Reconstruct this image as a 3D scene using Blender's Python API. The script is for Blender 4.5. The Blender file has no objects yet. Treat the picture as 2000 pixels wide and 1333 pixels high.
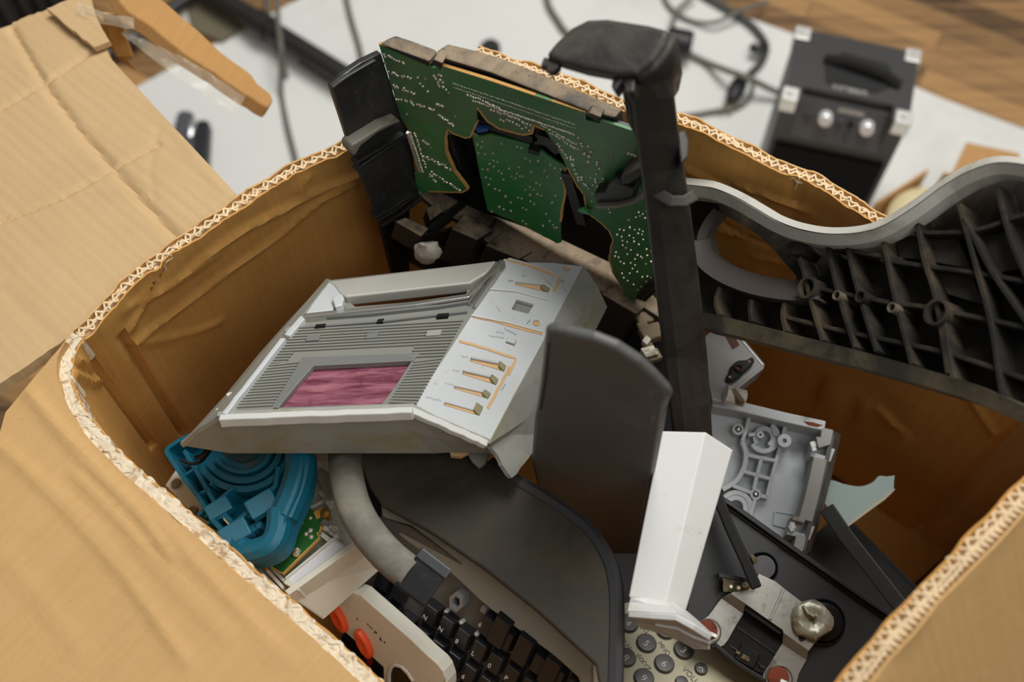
import bpy, bmesh, math, random
from math import sin, cos, pi, radians, sqrt, exp
from mathutils import Vector, Matrix, noise
from mathutils.geometry import tessellate_polygon

# ------------------------------------------------------------------ camera, world, light, exposure
FPX, TH, CZ = 2500.0, radians(65.0), 1.35
CAM = Vector((0, 0, CZ))
FWD = Vector((0, cos(TH), -sin(TH))); UPV = Vector((0, sin(TH), cos(TH))); RGT = Vector((1, 0, 0))
scene = bpy.context.scene
COL = scene.collection
cd = bpy.data.cameras.new('camera'); cam = bpy.data.objects.new('camera', cd); COL.objects.link(cam)
cam.location = CAM; cam.rotation_euler = (pi/2 - TH, 0, 0)
cd.sensor_width = 36.0; cd.lens = FPX*36.0/2000.0; cd.clip_start = 0.05
cd.dof.use_dof = True; cd.dof.focus_distance = 0.715; cd.dof.aperture_fstop = 6.0
scene.camera = cam

world = bpy.data.worlds.new('world'); scene.world = world; world.use_nodes = True
world.node_tree.nodes['Background'].inputs['Color'].default_value = (0.95, 0.97, 1.0, 1)
world.node_tree.nodes['Background'].inputs['Strength'].default_value = 0.15

def area(name, loc, target, size, energy, color=(1, 1, 1), shape='SQUARE', sy=None):
    d = bpy.data.lights.new(name, 'AREA'); d.energy = energy; d.color = color; d.size = size
    if sy: d.shape = 'RECTANGLE'; d.size_y = sy
    o = bpy.data.objects.new(name, d); COL.objects.link(o); o.location = loc
    o.rotation_euler = (Vector(target) - Vector(loc)).to_track_quat('-Z', 'Y').to_euler()
    return o
area('softbox_lamp', (0.45, 1.25, 2.65), (0.05, 0.5, 0.4), 1.1, 49, (1.0, 0.985, 0.955))
area('fill_lamp', (0.75, -0.35, 2.6), (0.0, 0.5, 0.4), 1.2, 14, (1.0, 0.98, 0.95))  # added fill, no visible source: brightens the left inner side and right flap

scene.view_settings.view_transform = 'Standard'
scene.view_settings.look = 'None'
scene.view_settings.gamma = 1.0
scene.view_settings.use_curve_mapping = False
scene.view_settings.exposure = 0.0

# ------------------------------------------------------------------ pixel geometry of the photograph
def ray(px, py): return RGT*((px-1000.0)/FPX) + UPV*((666.5-py)/FPX) + FWD
def U(px, py, d): return CAM + ray(px, py)*d
def W(px, py, z):
    r = ray(px, py); return CAM + r*((z-CZ)/r.z)
class Plane:
    def __init__(s, a, b, c):
        s.o = a.copy(); s.n = (b-a).cross(c-a).normalized()
        if s.n.dot(CAM-a) < 0: s.n = -s.n
    def at(s, px, py, off=0.0):
        r = ray(px, py); o = s.o + s.n*off
        return CAM + r*((o-CAM).dot(s.n)/r.dot(s.n))
    def pts(s, L, off=0.0): return [s.at(x, y, off) for x, y in L]
def PW(*t): return Plane(*[W(*p) for p in t])
def lerp(a, b, t): return a + (b-a)*t
def cat(P, n=6, closed=False):
    """Catmull-Rom through 2-D or 3-D points."""
    P = [Vector(p) for p in P]; N = len(P); out = []
    R = range(N) if closed else range(N-1)
    for i in R:
        if closed: a, b, c, d = P[i-1], P[i], P[(i+1) % N], P[(i+2) % N]
        else: a, b, c, d = P[max(i-1, 0)], P[i], P[i+1], P[min(i+2, N-1)]
        for k in range(n):
            t = k/n
            out.append(0.5*((2*b) + (c-a)*t + (2*a-5*b+4*c-d)*t*t + (3*b-a-3*c+d)*t**3))
    if not closed: out.append(P[-1].copy())
    return out
def rough(P, step, amp, seed=0, closed=True):
    """Subdivide a pixel outline and jitter it: a torn edge."""
    rnd = random.Random(seed); out = []
    N = len(P)
    for i in range(N if closed else N-1):
        a = Vector(P[i]); b = Vector(P[(i+1) % N]); L = (b-a).length; k = max(1, int(L/step))
        for j in range(k):
            p = a.lerp(b, j/k)
            if j: p += Vector((rnd.uniform(-amp, amp), rnd.uniform(-amp, amp)))
            out.append((p.x, p.y))
    if not closed: out.append(tuple(P[-1]))
    return out
def resample(P, step):
    out = [P[0].copy()]; acc = 0.0
    for a, b in zip(P[:-1], P[1:]):
        L = (b-a).length
        if L < 1e-9: continue
        t = step-acc
        while t <= L:
            out.append(a.lerp(b, t/L)); t += step
        acc = L-(t-step)
    if (out[-1]-P[-1]).length > step*0.3: out.append(P[-1].copy())
    return out

# ------------------------------------------------------------------ mesh builder
class MB:
    def __init__(s): s.v = []; s.f = []; s.uv = {}
    def add(s, pts):
        i = len(s.v); s.v += [Vector(p) for p in pts]; return list(range(i, i+len(pts)))
    def quad(s, *i): s.f.append(tuple(i))
    def prism(s, front, back, holes=(), bholes=()):
        """front/back: rings of matching points (front counter-clockwise or not), holes the same."""
        rings = [list(front)] + [list(h) for h in holes]; br = [list(back)] + [list(h) for h in bholes]
        tri = tessellate_polygon([[Vector(p) for p in r] for r in rings])
        fi = []; bi = []
        rf = []; rb = []
        for r, b in zip(rings, br):
            x = s.add(r); y = s.add(b); rf.append(x); rb.append(y); fi += x; bi += y
        if not holes:
            s.f.append(tuple(fi)); s.f.append(tuple(reversed(bi)))
        else:
            for t in tri:
                s.f.append(tuple(fi[k] for k in t)); s.f.append(tuple(bi[k] for k in reversed(t)))
        for x, y in zip(rf, rb):
            n = len(x)
            for k in range(n): s.f.append((x[k], x[(k+1) % n], y[(k+1) % n], y[k]))
        return s
    def slab(s, out, vec, holes=()):
        return s.prism(out, [Vector(p)+vec for p in out], holes, [[Vector(p)+vec for p in h] for h in holes])
    def box(s, o, ux, uy, uz):
        """o: corner, u*: full edge vectors."""
        return s.slab([o, o+ux, o+ux+uy, o+uy], uz)
    def cbox(s, c, ux, uy, uz): return s.box(c-ux/2-uy/2-uz/2, ux, uy, uz)
    def tube(s, P, r, seg=8, cap=True, flat=None, up=None):
        """Swept tube; r number or list; flat: second radius (list or number) across; up: reference direction of r."""
        P = [Vector(p) for p in P]; n = len(P); rings = []
        ref = Vector(up) if up is not None else None
        prev = None
        for i, p in enumerate(P):
            t = (P[min(i+1, n-1)]-P[max(i-1, 0)]).normalized()
            if ref is not None: a = (ref-t*ref.dot(t)).normalized()
            elif prev is None:
                a = t.orthogonal().normalized()
            else: a = (prev-t*prev.dot(t)).normalized()
            prev = a; b = t.cross(a)
            ra = r[i] if isinstance(r, (list, tuple)) else r
            rb = ra if flat is None else (flat[i] if isinstance(flat, (list, tuple)) else flat)
            rings.append(s.add([p+a*(ra*cos(2*pi*k/seg))+b*(rb*sin(2*pi*k/seg)) for k in range(seg)]))
        for A, B in zip(rings[:-1], rings[1:]):
            for k in range(seg): s.f.append((A[k], A[(k+1) % seg], B[(k+1) % seg], B[k]))
        if cap: s.f.append(tuple(reversed(rings[0]))); s.f.append(tuple(rings[-1]))
        return s
    def lathe(s, c, ax, prof, seg=20, cap=True):
        ax = Vector(ax).normalized(); a = ax.orthogonal().normalized(); b = ax.cross(a); rings = []
        for r, h in prof:
            rings.append(s.add([c+ax*h+a*(r*cos(2*pi*k/seg))+b*(r*sin(2*pi*k/seg)) for k in range(seg)]))
        for A, B in zip(rings[:-1], rings[1:]):
            for k in range(seg): s.f.append((A[k], A[(k+1) % seg], B[(k+1) % seg], B[k]))
        if cap: s.f.append(tuple(reversed(rings[0]))); s.f.append(tuple(rings[-1]))
        return s
    def grid(s, rows, close=False):
        R = [s.add(r) for r in rows]
        for A, B in zip(R[:-1], R[1:]):
            for k in range(len(A)-1): s.f.append((A[k], A[k+1], B[k+1], B[k]))
            if close: s.f.append((A[-1], A[0], B[0], B[-1]))
        return R
    def rib(s, P, n, h, th, closed=False):
        """A wall of height h below the top line P, thickness th across, n the up normal."""
        P = [Vector(p) for p in P]; N = len(P); L = []; R = []
        for i, p in enumerate(P):
            if closed: t = P[(i+1) % N]-P[i-1]
            else: t = P[min(i+1, N-1)]-P[max(i-1, 0)]
            q = t.cross(n).normalized()*th/2
            L.append(p+q); R.append(p-q)
        D = -n*h
        a = s.add(L); b = s.add(R); c = s.add([p+D for p in R]); d = s.add([p+D for p in L])
        rng = range(N) if closed else range(N-1)
        for i in rng:
            j = (i+1) % N
            for x, y in ((a, b), (b, c), (c, d), (d, a)): s.f.append((x[i], y[i], y[j], x[j]))
        if not closed:
            s.f.append((a[0], d[0], c[0], b[0])); s.f.append((a[-1], b[-1], c[-1], d[-1]))
        return s
    def ball(s, c, n, r, flat=1.0, seg=7, rings=3):
        prof = [(r*cos(pi/2*k/rings), r*flat*sin(pi/2*k/rings)) for k in range(rings)]
        return s.lathe(c, n, prof, seg)
    def build(s, name, mat, parent=None, smooth=False, bevel=0, bseg=2, uv=None, solid=0, label=None, subsurf=0, angle=35):
        base = Vector((0, 0, 0))
        p = parent
        while p is not None:
            base += p.location; p = p.parent
        me = bpy.data.meshes.new(name)
        me.from_pydata([tuple(v-base) for v in s.v], [], s.f)
        bm = bmesh.new(); bm.from_mesh(me)
        if s.uv:
            lay = bm.loops.layers.uv.new('UVMap'); bm.verts.ensure_lookup_table()
            for f in bm.faces:
                for l in f.loops:
                    l[lay].uv = s.uv.get(l.vert.index, (0, 0))
        elif uv is not None:
            o, ux, uy = uv; o = o-base; lay = bm.loops.layers.uv.new('UVMap')
            for f in bm.faces:
                for l in f.loops:
                    q = l.vert.co-o; l[lay].uv = (q.dot(ux), q.dot(uy))
        bmesh.ops.recalc_face_normals(bm, faces=bm.faces)
        if smooth:
            for f in bm.faces: f.smooth = True
        bm.to_mesh(me); bm.free()
        o = bpy.data.objects.new(name, me); COL.objects.link(o)
        for m in (mat if isinstance(mat, (list, tuple)) else [mat]): me.materials.append(m)
        if parent is not None: o.parent = parent
        if smooth and not subsurf:
            try: me.set_sharp_from_angle(angle=radians(angle))
            except Exception: pass
        if solid:
            md = o.modifiers.new('solid', 'SOLIDIFY'); md.thickness = solid; md.offset = -1
        if bevel:
            md = o.modifiers.new('bevel', 'BEVEL'); md.width = bevel; md.segments = bseg; md.limit_method = 'ANGLE'; md.angle_limit = radians(40)
            md.harden_normals = False
        if subsurf:
            md = o.modifiers.new('sub', 'SUBSURF'); md.levels = subsurf; md.render_levels = subsurf
        if label: o['label'] = label
        return o

def tag(o, label, cat_, group=None, kind=None):
    o['label'] = label; o['category'] = cat_
    if group: o['group'] = group
    if kind: o['kind'] = kind
    return o
def thing(name, loc, label, cat_, group=None):
    o = bpy.data.objects.new(name, None); COL.objects.link(o); o.location = loc; o.empty_display_size = 0.02
    return tag(o, label, cat_, group)
def struct(o): o['kind'] = 'structure'; return o
def sheet(outline, n, cell, disp=None, thick=0.004, ux=None):
    """A dense flat sheet cut to a 3-D outline, displaced along n by disp(point, u, v), with real thickness. Returns MB with uv."""
    o = sum(outline, Vector())/len(outline)
    if ux is None: ux = (outline[1]-outline[0])
    ux = (ux-n*ux.dot(n)).normalized(); uy = n.cross(ux)
    bm = bmesh.new()
    tri = tessellate_polygon([outline]); vs = [bm.verts.new(p) for p in outline]
    for t in tri:
        try: bm.faces.new([vs[k] for k in t])
        except Exception: pass
    for d in (ux, uy):
        lo = min((p-o).dot(d) for p in outline); hi = max((p-o).dot(d) for p in outline)
        x = lo+cell
        while x < hi:
            bmesh.ops.bisect_plane(bm, geom=bm.verts[:]+bm.edges[:]+bm.faces[:], plane_co=o+d*x, plane_no=d, dist=1e-6)
            x += cell
    bm.verts.index_update(); bm.faces.ensure_lookup_table()
    mb = MB(); top = []; bot = []
    for v in bm.verts:
        q = v.co-o; u, w = q.dot(ux), q.dot(uy)
        dz = disp(v.co, u, w) if disp else 0.0
        p = v.co+n*dz
        top.append(p); bot.append(p-n*thick)
    a = mb.add(top); b = mb.add(bot)
    for v in bm.verts:
        q = v.co-o; mb.uv[a[v.index]] = mb.uv[b[v.index]] = (q.dot(ux), q.dot(uy))
    for f in bm.faces:
        i = [v.index for v in f.verts]
        mb.f.append(tuple(a[k] for k in i)); mb.f.append(tuple(b[k] for k in reversed(i)))
    for e in bm.edges:
        if len(e.link_faces) == 1:
            i, j = e.verts[0].index, e.verts[1].index; mb.f.append((a[i], a[j], b[j], b[i]))
    bm.free()
    return mb
def segdist(p, a, b):
    ab = b-a; L = ab.length_squared
    t = 0 if L == 0 else max(0, min(1, (p-a).dot(ab)/L))
    return (p-(a+ab*t)).length
def creaser(lines):
    """lines: [(points, amp, width)] -> displacement function of a point."""
    L = []
    for P, amp, w in lines:
        P = [Vector(p) for p in P]
        for a, b in zip(P[:-1], P[1:]): L.append((a, b, amp, w))
    def f(p):
        z = 0.0
        for a, b, amp, w in L:
            d = segdist(p, a, b)
            if d < 3*w:
                g = amp*exp(-(d/w)**2)
                if abs(g) > abs(z): z = g
        return z
    return f

# ------------------------------------------------------------------ materials
def lin(c):
    c = c/255.0
    return c/12.92 if c <= 0.04045 else ((c+0.055)/1.055)**2.4
def rgb(r, g, b): return (lin(r), lin(g), lin(b), 1.0)
class NT:
    def __init__(s, name):
        s.m = bpy.data.materials.new(name); s.m.use_nodes = True; s.t = s.m.node_tree
        s.b = s.t.nodes['Principled BSDF']; s.co = s.t.nodes.new('ShaderNodeTexCoord')
    def n(s, t, **k):
        x = s.t.nodes.new(t)
        for a, v in k.items(): setattr(x, a, v)
        return x
    def l(s, a, b): s.t.links.new(a, b)
    def coord(s, out='Object', scale=(1, 1, 1), rot=(0, 0, 0)):
        mp = s.n('ShaderNodeMapping'); mp.inputs['Scale'].default_value = scale; mp.inputs['Rotation'].default_value = rot
        s.l(s.co.outputs[out], mp.inputs['Vector']); return mp.outputs['Vector']
    def noise(s, vec, scale, detail=4, rough_=0.6, dist=0.0):
        x = s.n('ShaderNodeTexNoise'); x.inputs['Scale'].default_value = scale; x.inputs['Detail'].default_value = detail
        x.inputs['Roughness'].default_value = rough_; x.inputs['Distortion'].default_value = dist
        s.l(vec, x.inputs['Vector']); return x.outputs['Fac']
    def ramp(s, fac, lo, hi):
        x = s.n('ShaderNodeMapRange'); x.inputs['From Min'].default_value = lo; x.inputs['From Max'].default_value = hi
        x.interpolation_type = 'SMOOTHSTEP'
        s.l(fac, x.inputs['Value']); return x.outputs['Result']
    def mul(s, a, k):
        x = s.n('ShaderNodeMath', operation='MULTIPLY'); s.l(a, x.inputs[0])
        if isinstance(k, (int, float)): x.inputs[1].default_value = k
        else: s.l(k, x.inputs[1])
        return x.outputs[0]
    def mix(s, fac, a, b, mode='MIX'):
        x = s.n('ShaderNodeMix', data_type='RGBA', blend_type=mode)
        for sock, v in ((x.inputs[0], fac), (x.inputs[6], a), (x.inputs[7], b)):
            if isinstance(v, bpy.types.NodeSocket): s.l(v, sock)
            elif isinstance(v, (int, float)): sock.default_value = v
            else: sock.default_value = v
        return x.outputs[2]
    def bump(s, h, strength, dist=0.001):
        x = s.n('ShaderNodeBump'); x.inputs['Strength'].default_value = strength; x.inputs['Distance'].default_value = dist
        s.l(h, x.inputs['Height'])
        if s.b.inputs['Normal'].is_linked: s.l(s.b.inputs['Normal'].links[0].from_socket, x.inputs['Normal'])
        s.l(x.outputs['Normal'], s.b.inputs['Normal'])
    def col(s, c):
        if isinstance(c, bpy.types.NodeSocket): s.l(c, s.b.inputs['Base Color'])
        else: s.b.inputs['Base Color'].default_value = c
    def set(s, **k):
        for a, v in k.items():
            sock = s.b.inputs[a.replace('_', ' ')]
            if isinstance(v, bpy.types.NodeSocket): s.l(v, sock)
            else: sock.default_value = v
def pm(name, base, rough_=0.5, metal=0.0, var=0.12, vs=25, dust=None, dlo=0.5, dhi=0.7, ds=20, bump=0.15, bs=350, dark=None, scratch=None, spec=0.5, stretch=(1, 1, 1)):
    """General plastic, metal or painted surface: value mottling, dust or grime patches with a shape of their own, fine bump."""
    t = NT(name); v = t.coord()
    f = t.noise(v, vs, 3)
    c = t.mix(f, tuple(x*(1-var) for x in base[:3])+(1,), tuple(min(1, x*(1+var)) for x in base[:3])+(1,))
    r = rough_
    if dust is not None:
        d = t.ramp(t.noise(t.coord(scale=stretch), ds, 8, 0.68, 0.4), dlo, dhi)
        c = t.mix(d, c, dust)
        x = t.n('ShaderNodeMapRange'); x.inputs['To Min'].default_value = rough_; x.inputs['To Max'].default_value = min(1, rough_+0.35); t.l(d, x.inputs['Value']); r = x.outputs['Result']
    if dark is not None:
        d2 = t.ramp(t.noise(v, 60, 8, 0.75, 0.8), 0.60, 0.72)
        c = t.mix(d2, c, dark)
    if scratch is not None:
        w = t.noise(t.coord(scale=(40, 900, 40), rot=(0.3, 0.2, 0.9)), 1.0, 2, 0.5, 0.3)
        c = t.mix(t.ramp(w, 0.70, 0.76), c, scratch)
        w2 = t.noise(t.coord(scale=(1100, 45, 60), rot=(0.1, 0.5, 0.4)), 1.0, 2, 0.5, 0.3)
        c = t.mix(t.ramp(w2, 0.71, 0.77), c, scratch)
    t.col(c); t.set(Metallic=metal, Roughness=r)
    t.b.inputs['Specular IOR Level'].default_value = spec
    if bump: t.bump(t.noise(v, bs, 5, 0.7), bump, 0.0006)
    return t.m
def cardboard(name, a, b, ridge=0.25, lam=0.0068, light=None):
    """Kraft liner: fibre streaks along v, flutes showing through as faint ridges, blotches, specks, fine creases."""
    t = NT(name); uv = t.coord('UV', (260, 9, 1)); base = t.coord('UV', (1, 1, 1)); fine = t.coord('UV', (1, 1, 1))
    c = t.mix(t.ramp(t.noise(uv, 1.0, 2, 0.5), 0.1, 0.9), a, b)
    bl = t.noise(base, 9, 5, 0.6)
    c = t.mix(t.mul(t.ramp(bl, 0.45, 0.75), 0.35), c, tuple(x*0.82 for x in a[:3])+(1,))
    sp = t.noise(base, 240, 2, 0.5)
    c = t.mix(t.mul(t.ramp(sp, 0.72, 0.80), 0.5), c, tuple(x*0.55 for x in a[:3])+(1,))
    st = t.noise(t.coord('UV', (60, 7, 1)), 1.0, 6, 0.7, 0.5)
    c = t.mix(t.mul(t.ramp(st, 0.60, 0.78), 0.22), c, tuple(min(1, x*1.22) for x in b[:3])+(1,))
    t.col(c); t.set(Roughness=0.72); t.b.inputs['Specular IOR Level'].default_value = 0.25
    wv = t.n('ShaderNodeTexWave', wave_type='BANDS', bands_direction='X', wave_profile='SIN'); wv.inputs['Scale'].default_value = 2*pi/(20*lam)
    wv.inputs['Distortion'].default_value = 0.6; wv.inputs['Detail'].default_value = 1
    t.l(base, wv.inputs['Vector'])
    t.bump(wv.outputs['Fac'], ridge, 0.0006)
    t.bump(t.noise(base, 160, 6, 0.7), 0.22, 0.0008)
    t.bump(t.noise(base, 22, 6, 0.75, 1.2), 0.16, 0.003)
    return t.m

K_IN = cardboard('kraft_inside', rgb(198, 145, 76), rgb(208, 157, 89), 0.14)
K_OUT = cardboard('kraft_outside', rgb(202, 161, 105), rgb(208, 168, 114), 0.10)
K_FLAP = cardboard('kraft_pale', rgb(199, 167, 121), rgb(206, 176, 132), 0.16)
K_EDGE = pm('fluting_paper', rgb(228, 202, 162), 0.85, var=0.22, vs=120, bump=0.3)
K_TORN = pm('torn_paper', rgb(226, 210, 182), 0.9, var=0.25, vs=160, dust=rgb(170, 130, 80), dlo=0.5, dhi=0.68, ds=120, bump=0.5)
# ------------------------------------------------------------------ the room's floor
def wood_floor():
    t = NT('laminate_strips')
    a = W(1380, 0, 0); b = W(2000, 250, 0); ang = math.atan2(b.y-a.y, b.x-a.x)
    v = t.coord('Object', rot=(0, 0, -ang))
    br = t.n('ShaderNodeTexBrick'); br.inputs['Scale'].default_value = 1.0
    br.inputs['Brick Width'].default_value = 0.46; br.inputs['Row Height'].default_value = 0.032
    br.inputs['Mortar Size'].default_value = 0.0007; br.inputs['Bias'].default_value = 0.0
    br.inputs['Color1'].default_value = (0, 0, 0, 1); br.inputs['Color2'].default_value = (1, 1, 1, 1); br.inputs['Mortar'].default_value = (0.1, 0.1, 0.1, 1)
    br.offset = 0.37
    t.l(v, br.inputs['Vector'])
    g = t.noise(t.coord('Object', (3, 70, 1), (0, 0, -ang)), 1.0, 6, 0.7, 0.6)
    x = t.n('ShaderNodeMath', operation='MULTIPLY_ADD'); t.l(br.outputs['Color'], x.inputs[0]); x.inputs[1].default_value = 0.45
    y = t.mul(g, 0.75); t.l(y, x.inputs[2])
    c = t.mix(t.ramp(x.outputs[0], 0.30, 0.78), rgb(54, 39, 28), rgb(188, 144, 92))
    c = t.mix(t.mul(t.ramp(g, 0.55, 0.7), 0.35), c, rgb(60, 42, 30))
    t.col(c); t.set(Roughness=0.42)
    t.bump(g, 0.1, 0.0005)
    return t.m
m = MB(); m.box(Vector((-3, -2, -0.05)), Vector((6, 0, 0)), Vector((0, 7, 0)), Vector((0, 0, 0.05)))
struct(m.build('floor', wood_floor()))
m = MB(); m.box(Vector((-3, 5, 0)), Vector((6, 0, 0)), Vector((0, .1, 0)), Vector((0, 0, 2.9)))
struct(m.build('wall_back', pm('grey_wall_paint', rgb(205, 204, 200), .8, var=.03, bump=.05)))

# ------------------------------------------------------------------ white backdrop sheet on the floor
WHITE = pm('white_vinyl', rgb(232, 232, 226), 0.55, var=0.05, vs=7, dust=rgb(214, 214, 206), dlo=0.5, dhi=0.75, ds=5, bump=0.08, bs=60)
oc = W(900, 300, 0.0)
outl = [W(x, y, 0.004) for x, y in ((230, 190), (281, 162), (430, 80), (565, 8), (640, -30), (760, -90), (1120, -130), (1370, 2), (1560, 70), (1700, 132), (1840, 192), (2010, 255), (2200, 330), (2200, 900), (1000, 1200), (100, 900))]
mb = sheet(outl, Vector((0, 0, 1)), 0.05, lambda p, u, v: 0.0006*noise.noise(p*5), 0.003)
tag(mb.build('backdrop_sheet', WHITE, smooth=True), 'large white vinyl sheet spread over the wooden floor under the amplifier', 'sheet')

# grey-olive card with a white margin lying half under the white sheet
GREY_CARD = pm('olive_card', rgb(112, 104, 82), 0.7, var=0.06, bump=0.05)
CARD_W = pm('card_margin', rgb(200, 196, 184), 0.7, var=0.05, bump=0.05)
root = thing('folded_card', W(400, 50, 0.0), 'olive grey card with a white margin, on the wood at the sheet edge', 'card')
m = MB(); m.slab([W(x, y, 0.0105) for x, y in ((372, -25), (368, 20), (376, 58), (432, 80), (480, 52), (505, 20), (420, -22))], Vector((0, 0, -0.0022))); m.build('card_face', GREY_CARD, root)
m = MB(); m.slab([W(x, y, 0.0115) for x, y in ((338, 22), (362, 6), (374, 58), (352, 50))], Vector((0, 0, -0.0032))); m.build('card_margin', CARD_W, root, label='white margin')

# ------------------------------------------------------------------ black stand tubes and cables
BLACK_TUBE = pm('black_coated_tube', rgb(38, 37, 36), 0.45, var=0.15, bump=0.1)
CABLE = pm('grey_cable', rgb(112, 110, 100), 0.5, var=0.1, bump=0.05)
CABLE_D = pm('dark_cable', rgb(70, 69, 64), 0.5, var=0.1, bump=0.05)
BLACK_PL = pm('black_plug_plastic', rgb(30, 30, 32), 0.45, var=0.1, bump=0.1)
root = thing('light_stand', W(560, 70, 0.012), 'black light stand lying across the white sheet at the upper left', 'stand')
m = MB(); a, b = W(395, -25, 0.034), W(705, 168, 0.034); m.tube([a, b], 0.0135, 14); m.build('pole', BLACK_TUBE, root, smooth=True)
m = MB(); a, b = W(150, 148, 0.026), W(392, -22, 0.026); m.tube([a, b], 0.0085, 12); m.build('leg', BLACK_TUBE, root, smooth=True)
m = MB(); a, b = W(586, 118, 0.010), W(690, 186, 0.010); m.tube([a, b], 0.004, 10); m.build('brace', BLACK_TUBE, root, smooth=True)
m = MB(); c = W(512, 48, 0.034); d = (W(705, 168, 0.034)-W(395, -25, 0.034)).normalized(); m.lathe(c-d*0.012, d, [(0.0135, 0), (0.0165, 0.001), (0.0165, 0.024), (0.0135, 0.025)], 16); m.build('collar', BLACK_TUBE, root, smooth=True)

def cable(P, r, label, z=0.0, mat=None, name='power_cable', parent=None):
    pts = cat([W(x, y, (q[0] if q else 0.0)+r+0.0075) for x, y, *q in P], 8)
    m = MB(); m.tube(pts, r, 8); o = m.build(name, mat or CABLE, parent, smooth=True)
    if label: tag(o, label, 'cable')
    return o
cable([(541, -25, .045), (543, 40, .05), (549, 100, .052), (549, 180), (562, 250), (580, 322), (600, 420)], 0.0034, 'thin grey cable hanging over the black stand pole, lower end at the box rim')
cable([(520, -25), (524, 30), (534, 75), (548, 110), (560, 150)], 0.0030, 'short grey cable running under the stand pole beside the taller one', mat=CABLE)
cable([(672, -25), (684, 30), (700, 85), (712, 130), (745, 190)], 0.0034, 'grey cable curving down to the left corner of the circuit board')
cable([(1066, -20), (1072, 10), (1090, 40), (1110, 66), (1165, 104), (1235, 108), (1280, 88, .012), (1292, 84, .016)], 0.0040, 'grey cable curving in behind the tall black plastic arm')
cable([(1294, -20), (1302, 5), (1325, 28), (1360, 43), (1395, 44, .008), (1425, 32, .012), (1460, 16, .012), (1500, 4, .008)], 0.0028, 'thin pale cable in a shallow loop at the top edge of the sheet')
cable([(1360, -14, .010), (1325, 18, .010), (1315, 40, .010), (1317, 62, .012), (1322, 74, .034)], 0.0028, 'thin pale cable running straight down to the black plug body')
root = thing('extension_lead', W(1490, 90, 0.01), 'dark mains cable curling round to a small black plug near the amplifier', 'cable')
cable([(1375, -10), (1425, 20), (1465, 46), (1490, 75), (1497, 95), (1488, 120), (1466, 143), (1448, 162)], 0.0044, None, mat=CABLE_D, name='cord', parent=root)
m = MB(); a, b = W(1450, 152, 0.018), W(1428, 196, 0.018); m.tube([a, a.lerp(b, .3), a.lerp(b, .75), b], [0.006, 0.011, 0.010, 0.007], 10); m.build('plug', BLACK_PL, root, smooth=True)
m = MB()
for k in (-1, 1):
    d = Vector((0.005*k, 0, 0)); m.tube([b+d, b+d+(b-a).normalized()*0.016], 0.0019, 8)
m.build('plug_pin', pm('plug_brass', rgb(190, 180, 150), 0.3, 1.0), root, smooth=True)
cable([(1472, 160), (1464, 190), (1436, 210), (1400, 216), (1340, 226), (1290, 230)], 0.0028, 'thin grey cable looping left from the small plug behind the box rim')
root = thing('plug_adapter', W(1330, 95, 0.01), 'black cylindrical cable coupler on the sheet, right of the plastic arm', 'connector')
m = MB(); a, b = W(1300, 78, 0.030), W(1352, 88, 0.030); m.tube([a, a.lerp(b, .1), a.lerp(b, .9), b], [0.015, 0.0178, 0.0178, 0.014], 16); m.build('body', BLACK_PL, root, smooth=True)
cable([(1345, 104), (1380, 122), (1420, 138, .018), (1460, 152, .026), (1500, 172, .014), (1545, 192)], 0.0040, None, name='cord', mat=CABLE, parent=root)
m = MB(); m.lathe(W(958, 103, 0.012), Vector((0, 0, 1)), [(0.011, -0.006), (0.013, 0.0), (0.013, 0.012), (0.010, 0.016)], 14)
tag(m.build('round_stopper', BLACK_PL, smooth=True), 'small round black stopper on the white sheet above the circuit board', 'stopper')
m = MB(); m.tube(cat([W(1468, 92, .02), W(1480, 96, .022), W(1494, 90, .02)], 5), 0.006, 8)
tag(m.build('cable_clip', BLACK_PL, smooth=True), 'small dark clip on the bend of the dark mains cable', 'clip')

# ------------------------------------------------------------------ spring clamp on the sheet
CL_G = pm('clamp_grey', rgb(84, 84, 90), 0.45, bump=0.1); CL_K = pm('clamp_black', rgb(38, 40, 44), 0.4, bump=0.1)
root = thing('spring_clamp', W(375, 260, 0.0), 'spring clamp with grey and black handles on the sheet beside the raised box flap', 'clamp')
pl = PW((340, 260, .02), (400, 260, .02), (380, 330, .02))
m = MB(); m.slab(pl.pts(cat([(345, 226), (352, 217), (366, 216), (377, 222), (374, 240), (362, 262), (380, 300), (360, 300), (340, 262)], 4, True)), Vector((0, 0, -.013))); m.build('handle', CL_G, root, bevel=.003)
m = MB(); m.slab([W(x, y, .028) for x, y in ((386, 233), (405, 233), (409, 240), (404, 330), (372, 330), (378, 262), (382, 240))], Vector((0, 0, -.02))); m.build('handle', CL_K, root, bevel=.003)
m = MB(); m.tube(cat([W(378, 236, .022), W(374, 252, .024), W(371, 268, .022)], 5), .004, 8); m.build('spring', pm('clamp_steel', rgb(205, 205, 205), .3, .6), root, smooth=True)

# ------------------------------------------------------------------ dark bag at the upper-left corner
BAG = pm('black_nylon', rgb(40, 38, 37), 0.6, var=0.3, vs=40, bump=0.4, bs=500)
def nylon_bag():
    a, b = W(-110, 42, .10), W(150, -62, .10)
    d = (b-a); L = d.length; d.normalize(); q = Vector((-d.y, d.x, 0)); rows = []
    for j in range(15):
        t = pi*j/14; r = []
        for i in range(70):
            s_ = i/69; w = .06*(sin(pi*min(max(s_, .03), .97)))**.3
            w *= 1+.09*sin(s_*52+1.5*sin(s_*9))
            r.append(a+d*(L*s_)+q*(.05-cos(t)*w)+Vector((0, 0, -.10+max(0.0, sin(t))*w*1.9+.004)))
        rows.append(r)
    m = MB(); m.grid(rows); o = m.build('nylon_bag', BAG, smooth=True, solid=.002)
    tag(o, 'black nylon bag with ridged folds at the top left corner', 'bag')
nylon_bag()

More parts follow.
